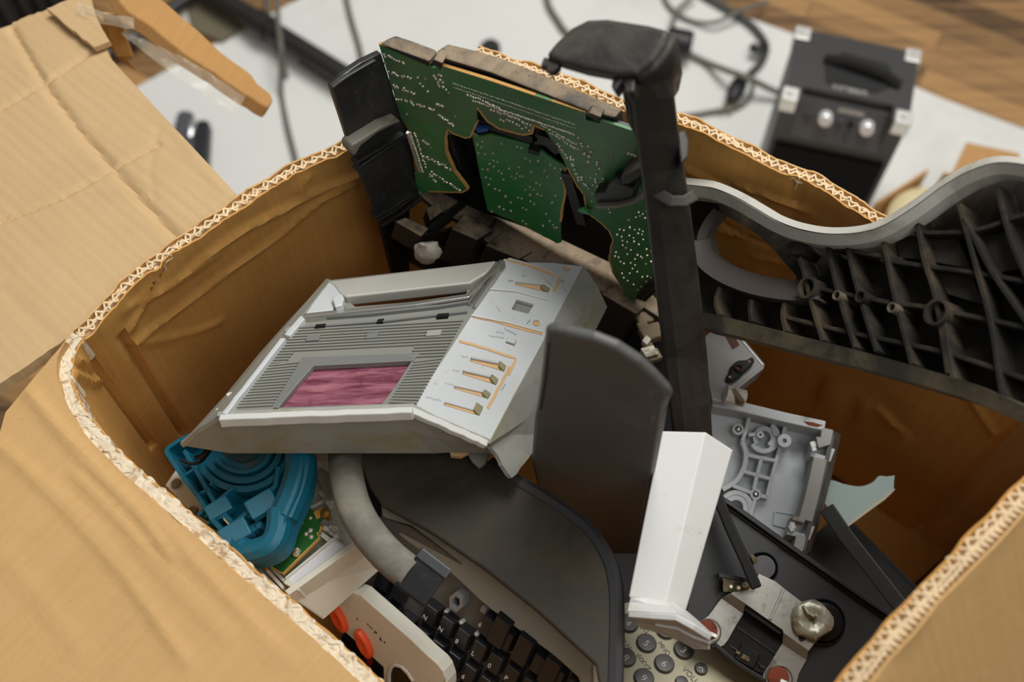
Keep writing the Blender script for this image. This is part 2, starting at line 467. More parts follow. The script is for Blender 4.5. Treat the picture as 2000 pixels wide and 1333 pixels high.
# ------------------------------------------------------------------ small guitar amplifier
def amplifier():
    h = 0.25
    o = W(1530, 192, h); fx = W(1775, 243, h)-o; wx = fx.length; ux = fx.normalized(); uy = Vector((-ux.y, ux.x, 0)); uz = Vector((0, 0, 1))
    dp = 0.094
    root = thing('guitar_amplifier', Vector((o.x, o.y, 0))+ux*wx/2+uy*dp/2, 'small black practice amplifier with silver corner caps on the white sheet', 'amplifier')
    VIN = pm('black_vinyl', rgb(45, 42, 40), 0.42, var=0.1, bump=0.5, bs=900); GR = pm('black_grille_cloth', rgb(12, 12, 12), 0.9, var=0.2, bump=0.5, bs=900, spec=.2)
    PAN = pm('charcoal_panel', rgb(88, 90, 94), 0.4, bump=0.05); CHR = pm('chrome', rgb(232, 230, 224), 0.3, .55, var=.05, bump=0.05, bs=90); WK = pm('silver_knob', rgb(240, 241, 244), 0.2, .25, var=.03, bump=0)  # WK: white base stands in for the knobs' specular glare
    PK = pm('recess_black', rgb(14, 14, 14), .7, bump=.1); LET = pm('pale_lettering', rgb(175, 172, 166), .5, bump=0); SM = pm('dark_knob', rgb(70, 72, 76), .35, bump=0)
    c = lambda x, y, z: Vector((o.x, o.y, 0))+ux*x+uy*y+uz*z
    # cabinet with the control panel recess cut out of the top front edge
    pr = [(0.0, 0.006), (0.0, h-0.058), (0.020, h-0.010), (0.020, h), (dp, h), (dp, 0.006)]
    m = MB(); x0, x1 = 0.018, wx-0.018
    m.prism([c(x0, y, z) for y, z in pr], [c(x1, y, z) for y, z in pr])
    full = [(0.0, 0.006), (0.0, h), (dp, h), (dp, 0.006)]
    m.prism([c(0, y, z) for y, z in full], [c(x0, y, z) for y, z in full]); m.prism([c(x1, y, z) for y, z in full], [c(wx, y, z) for y, z in full])
    m.build('cabinet', VIN, root)
    m = MB(); m.box(c(0.006, -0.004, 0.008), ux*(wx-0.012), uy*0.004, uz*(h-0.085)); m.build('speaker_grille', GR, root)
    # sloped control panel
    n = (uy*-0.048+uz*0.02).normalized(); s = (uy*0.020+uz*0.048).normalized()
    p0 = c(x0, 0, h-0.058)
    m = MB(); m.box(p0+n*0.0002, ux*(x1-x0), s*0.050, n*0.003); cp = m.build('control_panel', PAN, root, bevel=.0008)
    q = lambda a, b, e=0.0032: p0+ux*((x1-x0)*a)+s*(0.050*b)+n*e
    for a, b, r, mt, hh in ((.33, .62, .0074, WK, .010), (.80, .60, .0074, WK, .010), (.15, .58, .0055, SM, .003), (.50, .60, .0040, SM, .006), (.62, .58, .0035, PK, .004), (.62, .28, .0030, SM, .004)):
        m = MB(); m.lathe(q(a, b), n, [(r*1.05, 0), (r, hh*.3), (r, hh*.85), (r*.85, hh)], 18); m.build('knob' if hh > .005 else 'socket', mt, root, smooth=True, label='silver knob' if mt is WK else None)
    m = MB(); m.box(q(.44, .80), ux*.027, s*.005, n*.0005); m.build('panel_lettering', LET, root)
    m = MB(); m.slab([c(x, y, h+.0012) for x, y in ((.040, .030), (.092, .030), (.112, .046), (.100, .070), (.052, .074), (.034, .058))], -uz*.0016); m.build('handle_recess', PK, root, bevel=.0003)
    m = MB(); m.tube(cat([c(.034, .058, h+.003), c(.06, .055, h+.010), c(.09, .050, h+.010), c(.115, .044, h+.003)], 6), .0055, 8, flat=.003); m.build('carry_handle', PK, root, smooth=True)
    for xx, yy in ((0, 0), (wx, 0), (0, dp), (wx, dp)):
        sx = 1 if xx == 0 else -1; sy = 1 if yy == 0 else -1
        m = MB(); e = .0022; L = .017
        cc = c(xx-sx*e, yy-sy*e, h+e)
        m.box(cc, ux*sx*L, uy*sy*L, -uz*e); m.box(cc, ux*sx*L, uy*sy*e, -uz*L*1.25); m.box(cc, ux*sx*e, uy*sy*L, -uz*L*1.25)
        m.lathe(cc+ux*sx*.008+uy*sy*.008, uz, [(.0045, -.001), (.0042, .0012), (.002, .0026)], 12)
        m.build('corner_cap', CHR, root, bevel=.0012, label='silver corner cap')
    tc = bpy.data.curves.new('lettering', 'FONT'); tc.body = 'VIMBER'; tc.size = .0115; tc.extrude = .0003; tc.align_x = 'CENTER'
    to = bpy.data.objects.new('t', tc); dg = bpy.context.evaluated_depsgraph_get(); COL.objects.link(to); dg.update()
    me = bpy.data.meshes.new_from_object(to.evaluated_get(dg)); bpy.data.objects.remove(to)
    M4 = Matrix((ux, uy, uz)).transposed().to_4x4(); M4.translation = c(wx*.5, .0245, h+.0006)
    me.transform(Matrix.Translation(-root.location) @ M4); ob = bpy.data.objects.new('name_lettering', me); COL.objects.link(ob); me.materials.append(LET); ob.parent = root; ob['label'] = 'pale raised lettering'
amplifier()

# ------------------------------------------------------------------ little carton with a cream bowl, behind the right rim
KS = cardboard('kraft_small_carton', rgb(196, 150, 96), rgb(208, 164, 108), .1)
def small_carton():
    z = .10
    c0, c1, c2 = W(1712, 400, z), W(1814, 334, z), W(1995, 372, z)
    u = (c1-c0); v = (c2-c1); n0 = Vector((0, 0, 1))
    root = thing('small_carton', Vector(((c0.x+c2.x)/2, (c0.y+c2.y)/2, 0)), 'small torn cardboard carton on the sheet behind the right box rim', 'carton')
    def side(a, b, zt, nm='side_panel', hb=0.006):
        m = MB(); d = (b-a).normalized(); q = Vector((-d.y, d.x, 0))*.003
        m.slab([Vector((a.x, a.y, zt)), Vector((b.x, b.y, zt)), Vector((b.x, b.y, hb)), Vector((a.x, a.y, hb))], q); m.build(nm, KS, root, uv=(a, d, n0))
    c3 = c0+v
    side(c0, c1, z); side(c1+v*.16, c2, z)
    for a, b, out in ((c1+v*.2, c2, Vector((.35, .8, .3))),):
        d = (b-a).normalized(); q = Vector((-d.y, d.x, 0)); e = (q*.035+Vector((0, 0, .02)))
        m = MB(); m.slab([a+d*.004, b-d*.004, b-d*.012+e, a+d*.012+e], Vector((0, 0, -.003))); m.build('flap', KS, root, uv=(a, d, q))
    m = MB(); m.slab([Vector((p.x, p.y, .009)) for p in (c0, c1, c2, c3)], Vector((0, 0, -.003))); m.build('base_panel', KS, root, uv=(c0, u.normalized(), v.normalized()))
    m = MB(); cb = W(1815, 430, .098); cb.z = .003
    m.lathe(cb, n0, [(.030, .007), (.033, .03), (.042, .06), (.047, .084), (.046, .090), (.040, .094), (.028, .097), (.012, .0985), (.0005, .099)], 36)
    tag(m.build('cream_tub', pm('cream_plastic', rgb(228, 212, 168), .45, var=.04, bump=.05), smooth=True), 'round cream tub with a domed lid standing in the small torn carton', 'tub')
small_carton()

# ------------------------------------------------------------------ the big cardboard box
ZR = 0.72; ZB = 0.40; TK = 0.0085
box = thing('cardboard_box', Vector((0.1, 0.45, 0)), 'large open cardboard box filled with broken electronics', 'box')
CEN = Vector((0.09, 0.42, 0))
def side_panel(path, zb, creases, lam=0.0066, th=TK, seed=0, torn=0.003, mid=True, parent=box, tilt=None, edge=K_EDGE, rows=None, bulge=.002, mats=(K_IN, K_OUT), name='side_panel', amp2=None, label=None, fth=.0011, fill=.0058):
    P = resample(path, 0.0028); N = len(P); S = [0.0]
    for a, b in zip(P[:-1], P[1:]): S.append(S[-1]+(b-a).length)
    nrm = []
    for i in range(N):
        t = P[min(i+2, N-1)]-P[max(i-2, 0)]; q = Vector((-t.y, t.x, 0)).normalized()
        if q.dot(CEN-Vector((P[i].x, P[i].y, 0))) < 0: q = -q
        nrm.append(q)
    for _ in range(8): nrm = [(nrm[max(i-1, 0)]+nrm[i]+nrm[min(i+1, N-1)]).normalized() for i in range(N)]
    dn = Vector((0, 0, -1)) if tilt is None else None
    # creases given in pixels -> hit the wall's own surface (segment by segment)
    CL = []
    for pix, amp, w in creases:
        Q = []
        for px, py in pix:
            r = ray(px, py); best = None
            for i in range(0, N-1, 3):
                j = min(i+3, N-1)
                a, b = P[i]+nrm[i]*th/2, P[j]+nrm[j]*th/2; n = nrm[i]
                den = r.dot(n)
                if abs(den) < 1e-6: continue
                t = (a-CAM).dot(n)/den; h = CAM+r*t; e = b-a; e.z = 0
                k = (h-a).dot(e)/e.length_squared
                if -0.02 <= k <= 1.02 and t > 0:
                    v = lerp(P[i].z, P[j].z, k)-h.z
                    best = Vector((lerp(S[i], S[j], k), v, 0)); break
            if best: Q.append(best)
        if len(Q) > 1: CL.append((Q, amp, w))
    cf = creaser(CL)
    vs = rows or ([0.0, .001, .002] + [0.003*k for k in range(2, 62)] + [.19, .21, .24, .28, .32])
    def down(i, v):
        return Vector((0, 0, -v)) if tilt is None else (-nrm[i]*tilt[0]+Vector((0, 0, -tilt[1])))*v
    def nz(i):
        return nrm[i] if tilt is None else (nrm[i]*tilt[1]-Vector((0, 0, tilt[0]))).normalized()
    m = MB()
    def liner(off, sgn, cre, mat_i, sd):
        R = []
        for v in vs:
            row = []
            for i in range(N):
                s = S[i]
                tz = abs(noise.noise(Vector((s*60, sd, 0))))*torn + abs(noise.noise(Vector((s*260, sd, 3))))*torn*.5
                vv = v + tz*max(0, 1-v/.012)
                q = bulge*(noise.noise(Vector((s*7, v*7, seed)))+.5*noise.noise(Vector((s*22, v*20, seed+3))))*min(1, v/.03)
                q += .0012*noise.noise(Vector((s*70, sd, v*60)))*max(0, 1-v/.02)
                if cre: q += cf(Vector((s, v, 0)))
                row.append(P[i]+down(i, vv)+nz(i)*(off+q))
            R.append(row)
        R2 = [[p-nz(i)*.0011*sgn for i, p in enumerate(row)] for row in R]
        base = len(m.v)
        A = m.grid(R); B = m.grid(R2)
        for k, v in enumerate(vs):
            for i in range(N): m.uv[A[k][i]] = (S[i], v); m.uv[B[k][i]] = (S[i], v)
        for i in range(N-1): m.f.append((A[0][i], A[0][i+1], B[0][i+1], B[0][i]))
    liner(th/2, 1, True, 0, seed+.3); nf = len(m.f)
    liner(-th/2, -1, False, 1, seed+9.7)
    nf2 = len(m.f)
    o = m.build(name, list(mats), parent, smooth=True, label=label)
    # assign outside material by uv-less order: faces keep their order through bmesh
    for k, p in enumerate(o.data.polygons): p.material_index = 0 if k < nf else 1
    # fluting between the liners, open at the cut edge
    m = MB(); dep = (0.0, .004, .010, .022)
    def ribbon(o0, amp, L, ph, sd):
        st = L/10.0; n = int(S[-1]/st); rows_ = []
        for v in dep:
            row = []
            for k in range(n+1):
                s = min(k*st, S[-1]-1e-6)
                i = min(int(s/S[-1]*(N-1)), N-2)
                while i < N-2 and S[i+1] < s: i += 1
                while i > 0 and S[i] > s: i -= 1
                f = (s-S[i])/max(1e-9, S[i+1]-S[i]); p = P[i].lerp(P[i+1], f); q = nz(i)
                cr = 1-.85*max(0, min(1, noise.noise(Vector((s*38, sd, 1)))*2.2-.05))
                tz = .0006+abs(noise.noise(Vector((s*180, sd, 7))))*torn*.9
                row.append(p+down(i, v+tz*max(0, 1-v/.01))+q*(o0+amp*cr*sin(2*pi*s/L+ph+1.9*noise.noise(Vector((s*40, sd, 0))))))
            rows_.append(row)
        m.grid(rows_)
    inn = th/2-.0008
    if mid:
        ribbon(inn*.5, inn*.46, lam, 0, seed+1); ribbon(-inn*.5, inn*.46, lam*(amp2 or 1.0), 1.7, seed+2)
        rr = []
        for v in dep: rr.append([P[i]+down(i, v+.001+abs(noise.noise(Vector((S[i]*90, seed, 5))))*torn)+nz(i)*.0001 for i in range(N)])
        m.grid(rr)
    else: ribbon(0, inn*.95, lam, 0, seed+1)
    # crushed paper a few millimetres down, so the flutes read as shallow pockets
    R = []
    for k in range(5):
        row = []
        for i in range(N):
            dd = fill*(.55+.9*abs(noise.noise(Vector((S[i]*140, k*1.7, seed))))+.6*max(0, noise.noise(Vector((S[i]*30, k*.6, seed+4)))))
            row.append(P[i]+down(i, dd)+nz(i)*(inn*(k/2.0-1)*.97))
        R.append(row)
    m.grid(R)
    m.build('corrugation', edge, o, solid=fth, label='pale wavy corrugation showing at the cut edge')
    return o, P, nrm

def wp(L, z=ZR): return cat([W(x, y, z) if len(q) == 0 else W(x, y, q[0]) for x, y, *q in L], 8)
FARLEFT = wp([(150, 652), (178, 630), (212, 592), (262, 538), (335, 485), (470, 392), (560, 335), (690, 272), (800, 205), (930, 118)])
side_panel(FARLEFT, ZB, [
    ([(700, 340), (560, 405), (470, 452), (430, 480), (330, 560), (285, 585), (255, 640)], .0026, .0035),
    ([(700, 355), (640, 385), (560, 450), (490, 500), (430, 545), (330, 620), (262, 672)], .0022, .0030),
    ([(430, 630), (380, 650), (330, 662), (265, 670)], .0016, .003),
    ([(300, 505), (310, 530), (280, 590)], .0018, .003),
    ([(252, 600), (300, 575), (360, 545), (420, 500)], .0018, .004),
    ([(335, 480), (330, 520), (300, 560)], -.0016, .004),
    ([(240, 655), (290, 735), (360, 850)], -.006, .0022),
    ([(600, 345), (585, 370), (605, 380)], .002, .003)], seed=1, torn=.004)
FARRIGHT = wp([(930, 95), (1000, 121), (1040, 132), (1120, 160), (1230, 208), (1340, 234), (1450, 285), (1530, 325), (1600, 352), (1670, 398), (1740, 440), (1830, 505), (1960, 600), (2120, 700), (2230, 745)])
side_panel(FARRIGHT, ZB, [
    ([(1345, 335), (1420, 370), (1480, 395)], .0022, .0025), ([(1440, 360), (1500, 380), (1580, 410)], .0018, .002),
    ([(1400, 430), (1440, 455), (1500, 480)], -.0018, .002), ([(1400, 450), (1455, 462)], .0018, .0025), ([(1475, 505), (1520, 512), (1545, 520)], .0016, .0022),
    ([(1555, 350), (1553, 400), (1548, 440)], -.0016, .004),
    ([(1540, 720), (1600, 760), (1660, 790), (1720, 800), (1775, 855)], .0026, .004), ([(1590, 750), (1650, 800), (1690, 808)], -.003, .004),
    ([(1900, 780), (1930, 830), (1945, 850)], .002, .003), ([(1820, 920), (1880, 985), (1880, 1030)], .002, .003), ([(1720, 1060), (1780, 1150)], -.003, .004), ([(1790, 1040), (1830, 1130)], .002, .003)],
    seed=4, torn=.003, lam=.0058)
NEARLEFT = wp([(150, 652), (128, 690), (124, 735), (142, 790), (178, 842), (230, 898), (330, 985), (400, 1045), (470, 1108), (600, 1220), (720, 1330), (850, 1450), (1000, 1590), (1150, 1720)])
side_panel(NEARLEFT, ZB, [([(180, 700), (240, 790), (300, 870)], -.006, .0022), ([(150, 700), (190, 720), (215, 735)], .003, .003), ([(140, 730), (180, 745), (215, 735)], .003, .003)], seed=7, torn=.0045, edge=K_TORN, lam=.0088, fth=.0017, fill=.0016)
rim_r = [W(x, y, .84) for x, y in ((2130, 845), (2060, 905), (1985, 982), (1900, 1070), (1830, 1145), (1760, 1220), (1690, 1305), (1620, 1390), (1500, 1520))]
od = rim_r[-1]-rim_r[0]; od = Vector((od.y, -od.x, 0)).normalized()
if od.dot(CEN-Vector((rim_r[4].x, rim_r[4].y, 0))) > 0: od = -od
TI = (0.50, 0.866)
base_r = [p+od*(.12*TI[0]/TI[1])+Vector((0, 0, -.12)) for p in rim_r]
side_panel(cat([W(2230, 745, ZR)]+base_r+[W(1150, 1720, ZR)], 8), ZB, [], seed=11, torn=.002, mats=(K_IN, K_OUT), rows=[0, .002, .01, .03, .06, .1, .15, .2, .26, .32])
side_panel(cat(rim_r, 8), ZB, [], seed=14, torn=.0012, th=.0115, lam=.0056, tilt=TI, rows=[0, .001, .002, .004, .008, .014, .022, .03, .04, .05, .06, .07, .08, .09, .1, .11, .12, .13, .138], mats=(K_IN, K_OUT), name='flap', amp2=.55, bulge=.0006, label='near right flap standing up and leaning inwards')
# box base
m = MB(); cs = [FARLEFT[0], FARRIGHT[0], FARRIGHT[-1], W(1150, 1720, ZR)]
m.slab([Vector((p.x, p.y, ZB)) for p in cs], Vector((0, 0, -.008))); m.build('base_panel', K_IN, box, uv=(cs[0], Vector((1, 0, 0)), Vector((0, 1, 0))))
# the lower half of the box under the contents, down to the floor
m = MB()
for P, rev in ((FARLEFT, 0), (FARRIGHT, 0), (NEARLEFT, 0)):
    m.grid([[Vector((p.x, p.y, .41)) for p in P[::4]+[P[-1]]], [Vector((p.x, p.y, .012)) for p in P[::4]+[P[-1]]]])
Q = [W(2230, 745, ZR)]+base_r+[W(1150, 1720, ZR)]
m.grid([[Vector((p.x, p.y, .41)) for p in Q], [Vector((p.x, p.y, .012)) for p in Q]])
m.build('lower_panel', K_OUT, box, uv=(cs[0], Vector((.8, .6, 0)), Vector((0, 0, 1))), solid=.006)

# flap folded out over the far left rim
FP = Plane(W(470, 388, .714), W(130, 657, .714), W(190, 0, .655))
fo = rough([(-90, 812), (0, 752), (60, 712), (128, 662), (215, 583), (300, 505)], 14, .8, 3, False)+rough([(468, 386), (330, 238), (214, 112)], 60, .5, 4, False)+[(205, 88)]+rough([(140, 6), (60, 28), (0, 55), (-90, 92)], 7, 1.6, 5, False)
fl = creaser([(FP.pts([(21, 56), (85, 162), (150, 250), (219, 328), (290, 405), (345, 465)]), -.0030, .0028), (FP.pts([(-20, 222), (0, 211), (85, 162), (176, 104)]), -.0028, .0018), (FP.pts([(0, 434), (60, 412), (123, 384), (219, 328), (307, 282)]), -.0026, .0017),
              (FP.pts([(345, 265), (400, 330), (440, 380)]), .0006, .003), (FP.pts([(310, 250), (300, 285), (292, 330), (300, 390)]), -.0006, .002), (FP.pts([(0, 560), (60, 620), (110, 665)]), -.0008, .003)])
mb = sheet(FP.pts(fo), FP.n, .0022, lambda p, u, v: fl(p)+.0012*noise.noise(p*16), .007, FP.at(470, 388)-FP.at(130, 657))
lf = mb.build('flap', K_FLAP, box, smooth=True, label='large pale flap folded out to the left')
m = MB(); tp = rough([(90, 16), (138, -3), (176, -8), (186, 30), (214, 80), (182, 92)], 9, 1.4, 8); m.slab(FP.pts(tp, .0065), -FP.n*.0045)
m.build('torn_strip', K_FLAP, lf, uv=(FP.o, (FP.at(470, 388)-FP.at(130, 657)).normalized(), FP.n.cross((FP.at(470, 388)-FP.at(130, 657)).normalized())), bevel=.0006)
# flap folded out over the near left rim
NP = Plane(W(118, 735, .722), W(720, 1325, .722), W(0, 1333, .700))
no = rough([(128, 668), (112, 700), (112, 740), (132, 796), (168, 852), (222, 908), (320, 998), (392, 1056), (462, 1122), (592, 1232), (712, 1342), (840, 1460)], 12, 1.6, 9, False)+[(700, 1600), (-250, 1600), (-250, 1100)]+rough([(-60, 930), (0, 850), (12, 806), (60, 748), (100, 700)], 18, 1.5, 10, False)
nl = creaser([(NP.pts([(60, 770), (110, 830), (190, 920), (280, 1010), (330, 1080)]), .0018, .004), (NP.pts([(150, 930), (230, 1010), (330, 1130), (440, 1240)]), .0012, .003), (NP.pts([(0, 870), (40, 905), (140, 1000), (250, 1130), (360, 1290)]), .0014, .004), (NP.pts([(0, 1080), (90, 1180), (160, 1280)]), .001, .003), (NP.pts([(300, 1010), (420, 1140), (560, 1290)]), .001, .004)])
mb = sheet(NP.pts(no), NP.n, .0045, lambda p, u, v: nl(p)+.0025*noise.noise(p*9), .006, NP.at(720, 1325)-NP.at(118, 735))
for k in list(mb.uv): mb.uv[k] = mb.uv[k]
mb.build('flap', K_OUT, box, smooth=True, label='tan flap folded out over the near left rim')
# torn strip flap with packing tape, upper left
K_TAN = cardboard('kraft_strip', rgb(186, 140, 84), rgb(196, 150, 92), .03)
SP = Plane(W(245, 20, .66), W(520, 205, .60), W(380, 0, .645))
so = rough([(236, 5), (250, 22), (300, 55), (360, 105), (420, 142), (475, 182), (524, 210), (534, 196), (528, 182), (503, 163), (492, 146), (430, 100), (376, 50), (318, 0), (300, -20), (222, -20)], 16, 1.0, 12)
m = MB(); m.slab(SP.pts(so), -SP.n*.004+Vector((-.0035, -.0055, -.004))); tf = m.build('torn_flap', K_TAN, box, uv=(SP.o, (SP.at(245, 20)-SP.at(520, 205)).normalized(), SP.n.cross((SP.at(245, 20)-SP.at(520, 205)).normalized())), bevel=.001, label='narrow torn flap hanging over the white sheet')
TAPE = NT('packing_tape'); TAPE.col(rgb(235, 228, 205)); TAPE.set(Roughness=.15, Alpha=.22); TAPE.bump(TAPE.noise(TAPE.coord(), 160, 4), .4, .002)
m = MB()
def strip(pix, z, wv, amp=.003, seed=0):
    P = resample(cat([W(x, y, q) for (x, y), q in zip(pix, z)], 6), .004); R = []
    for i, p in enumerate(P):
        R.append([p+wv*k/5+Vector((0, 0, amp*noise.noise(Vector((i*.35, k*.6, seed))))) for k in range(6)])
    m.grid(R)
strip([(150, 2), (180, 14), (205, 24), (235, 30), (262, 34)], [.664, .666, .664, .662, .660], Vector((.002, -.012, .002)), .004, 1)
strip([(256, 30), (300, 64), (360, 112), (425, 152), (480, 190)], [.648, .642, .632, .622, .611], Vector((-.006, -.013, -.004)), .003, 2)
m.build('packing_tape', TAPE.m, tf, smooth=True, label='clear packing tape')
m = MB(); strip([(200, 24), (208, 60), (226, 110)], [.65, .63, .61], Vector((.012, .002, -.004)), .002, 4); strip([(192, 30), (206, 80), (236, 120)], [.64, .62, .60], Vector((.010, -.004, -.006)), .002, 6)
m.build('loose_liner', K_IN, tf, smooth=True, solid=.0008)
# ================================================================== contents of the box
def PD(*t): return Plane(*[U(*p) for p in t])
def CR(x0, y0, x1, w): 
    k = w/(x1-x0)
    return lambda *L: [(x0+a/k, y0+b/k) for a, b in L]
Z = Vector((0, 0, 1))
def dusty(name, base, dust, amt=0.75, rough_=0.5, lo=0.25, hi=0.8, ds=30, bump=0.2, ns=(0.30, 0.62)):
    """Plastic with dust lying on the faces that look up."""
    t = NT(name); v = t.coord()
    g = t.n('ShaderNodeNewGeometry'); sp = t.n('ShaderNodeSeparateXYZ'); t.l(g.outputs['True Normal'], sp.inputs[0])
    up = t.ramp(sp.outputs['Z'], lo, hi)
    f = t.ramp(t.noise(v, ds, 8, .7, .5), ns[0], ns[1])
    fac = t.mul(t.mul(up, f), amt)
    c = t.mix(t.noise(v, 40, 3), tuple(x*.8 for x in base[:3])+(1,), tuple(min(1, x*1.25) for x in base[:3])+(1,))
    d2 = t.mix(t.noise(v, 18, 6, .7), tuple(x*.72 for x in dust[:3])+(1,), tuple(min(1, x*1.15) for x in dust[:3])+(1,))
    sp2 = t.ramp(t.noise(v, 260, 6, .75, .6), .58, .66)
    d2 = t.mix(t.mul(sp2, .55), d2, base)
    t.col(t.mix(fac, c, d2)); t.set(Roughness=t.mix(fac, (rough_,)*3+(1,), (.92,)*3+(1,)))
    t.bump(t.noise(v, 420, 5, .7), bump, .0006)
    return t.m

BLK = pm('black_plastic', rgb(30, 29, 28), .42, var=.25, dust=rgb(66, 62, 54), dlo=.55, dhi=.85, ds=18, bump=.12)
BLK_S = pm('scratched_black_plastic', rgb(38, 38, 37), .38, var=.25, dust=rgb(70, 68, 62), dlo=.5, dhi=.85, ds=22, bump=.12, scratch=rgb(98, 98, 94))
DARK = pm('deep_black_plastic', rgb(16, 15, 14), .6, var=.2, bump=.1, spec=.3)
DUSTY = dusty('dust_covered_plastic', rgb(30, 28, 26), rgb(158, 140, 115), .95)
SILV = pm('silver_paint', rgb(200, 204, 204), .45, .08, var=.06, vs=30, dust=rgb(196, 190, 165), dlo=.55, dhi=.8, ds=25, dark=rgb(150, 140, 112), bump=.06)
SILV_D = pm('dirty_shaded_silver', rgb(160, 160, 152), .45, .1, var=.12, vs=30, dust=rgb(146, 140, 104), dlo=.48, dhi=.72, ds=26, bump=.1, scratch=rgb(170, 172, 170))  # darker silver puts the sides' shade into the colour; yellow dirt is real
GREYP = pm('grey_ribbed_plastic', rgb(138, 138, 130), .45, .1, var=.08, dust=rgb(146, 140, 122), dlo=.5, dhi=.8, ds=20, bump=.08)
GREYS = pm('smooth_grey_plastic', rgb(126, 127, 124), .4, .15, var=.05, bump=.05)
CHROME = pm('worn_chrome', rgb(200, 198, 190), .25, .8, var=.1, dust=rgb(120, 100, 70), dlo=.6, dhi=.75, ds=40, bump=.08)
LIPW = pm('bright_silver_edge', rgb(214, 214, 208), .4, .1, var=.06, dust=rgb(150, 140, 115), dlo=.62, dhi=.76, ds=45, bump=.15)
TAN = pm('tan_rust_grime', rgb(206, 168, 120), .8, var=.15, vs=60, bump=.2)
RUSTY = pm('rusty_silver', rgb(190, 188, 178), .45, .2, var=.08, dust=rgb(168, 124, 74), dlo=.60, dhi=.72, ds=34, bump=.08)
INK = pm('printed_ink', rgb(92, 96, 104), .6, bump=0)

# ------------------------------------------------------------------ silver cassette player
def cassette_player():
    root = thing('cassette_player', W(760, 720, .64), 'silver cassette player face with a pink window and slotted control strip', 'cassette player')
    T1, T2, T3, T5 = W(425, 814, .722), W(805, 798, .735), W(955, 868, .712), W(985, 505, .692)
    CA = Plane(T1, T2, T5); CB = Plane(T2, T5, T3)
    na, nb = CA.n, CB.n
    T4 = CB.at(1140, 520); T6 = CA.at(643, 547)
    # face plate with the handle slot and the cassette window cut through it
    out = [(432, 812), (560, 806), (700, 801), (805, 797), (870, 695), (930, 600), (972, 510), (643, 547), (610, 590), (588, 622), (556, 660), (500, 730)]
    slot = [(672, 582), (800, 565), (915, 553), (909, 580), (800, 590), (694, 599)]
    win = [(543, 796), (578, 754), (612, 716), (803, 706), (775, 750), (746, 789)]
    m = MB(); m.slab(CA.pts(out), -na*.0028, [CA.pts(slot), CA.pts(win)]); fp = m.build('face_plate', GREYP, root, bevel=.0004)
    # handle bar, rusty, above the slot
    m = MB(); m.slab(CA.pts([(640, 549), (800, 530), (968, 509), (950, 533), (917, 553), (800, 566), (675, 580), (662, 571), (652, 556)], .0045), -na*.007); m.build('handle_bar', RUSTY, root, bevel=.0009)
    m = MB(); m.slab(CA.pts([(643, 549), (651, 555), (671, 577), (656, 592), (650, 606), (596, 613), (610, 592)], .0038), -na*.004)
    m.slab(CA.pts([(648, 582), (662, 572), (672, 580), (668, 596), (654, 600)], .007), -na*.005); m.build('hinge_block', SILV, root, bevel=.0008)
    m = MB(); m.rib(CA.pts([(592, 616), (700, 604), (813, 592), (914, 577), (927, 562), (982, 508)], .004), na, .005, .0036); m.build('slot_trim', CHROME, root, bevel=.0006)
    m = MB()
    for a, b in (((916, 590), (966, 522)), ((925, 595), (974, 524))): m.rib(CA.pts([a, b], .003), na, .004, .0016)
    m.build('chrome_strip', CHROME, root)
    m = MB(); m.rib(CA.pts([(585, 622), (720, 612), (860, 597), (918, 588)], .0022), na, .003, .0015); m.rib(CA.pts([(582, 640), (740, 628), (912, 608)], .0016), na, .002, .0012); m.build('plate_step', GREYS, root)
    # fine ribs
    m = MB(); K = 27
    def le(t): return Vector((452+(578-452)*t, 797+(642-797)*t))
    def re_(t): return Vector((812+(906-812)*t, 789+(622-789)*t))
    def bl(t): return Vector((531+(587-531)*(t/.58), 793+(700-793)*(t/.58)))
    def br(t): return Vector((758+(812-758)*(t/.58), 787+(700-787)*(t/.58)))
    for k in range(K):
        t = (k+.5)/K; a, d = le(t), re_(t)
        S_ = [(a, bl(t)), (br(t), d)] if t < .56 else ([(a, bl(t)), (Vector((800, a.y-14)), d)] if t < .70 else [(a, d)])
        if .56 <= t < .70: S_ = [(a, a.lerp(d, .10)), (a.lerp(d, .80), d)]
        for p, q in S_: m.rib(CA.pts([tuple(p), tuple(q)], .0011), na, .0012, .0013)
    m.build('ribbing', GREYP, fp)
    m = MB(); m.slab(CA.pts([(533, 797), (590, 698), (820, 690), (806, 705), (612, 715), (578, 754), (543, 797)], .0009), -na*.001); m.build('window_frame', GREYS, fp, bevel=.0003)
    # pink window pane; its reflections are painted as colour streaks
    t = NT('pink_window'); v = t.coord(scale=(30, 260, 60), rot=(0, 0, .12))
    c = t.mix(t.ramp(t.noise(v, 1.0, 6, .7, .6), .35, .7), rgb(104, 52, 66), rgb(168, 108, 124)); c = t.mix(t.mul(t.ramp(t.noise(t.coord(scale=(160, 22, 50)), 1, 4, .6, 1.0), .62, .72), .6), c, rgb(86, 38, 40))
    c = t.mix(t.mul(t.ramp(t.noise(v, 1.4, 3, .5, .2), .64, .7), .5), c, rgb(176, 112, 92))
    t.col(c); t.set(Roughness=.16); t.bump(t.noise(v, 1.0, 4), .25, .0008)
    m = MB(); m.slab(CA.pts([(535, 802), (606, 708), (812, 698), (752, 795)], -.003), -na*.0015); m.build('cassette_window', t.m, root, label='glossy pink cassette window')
    # small dark slots and tabs
    for x, y, w in ((617, 634, 20), (738, 624, 12), (855, 613, 22)):
        m = MB(); m.slab(CA.pts([(x, y), (x+w, y-1.5), (x+w-3, y+5), (x-3, y+7)], .0018), -na*.002); m.build('plate_slot', DARK, fp)
    m = MB(); m.slab(CA.pts([(496, 739), (505, 729), (508, 732), (499, 743)], .0018), -na*.002); m.build('plate_slot', DARK, fp)
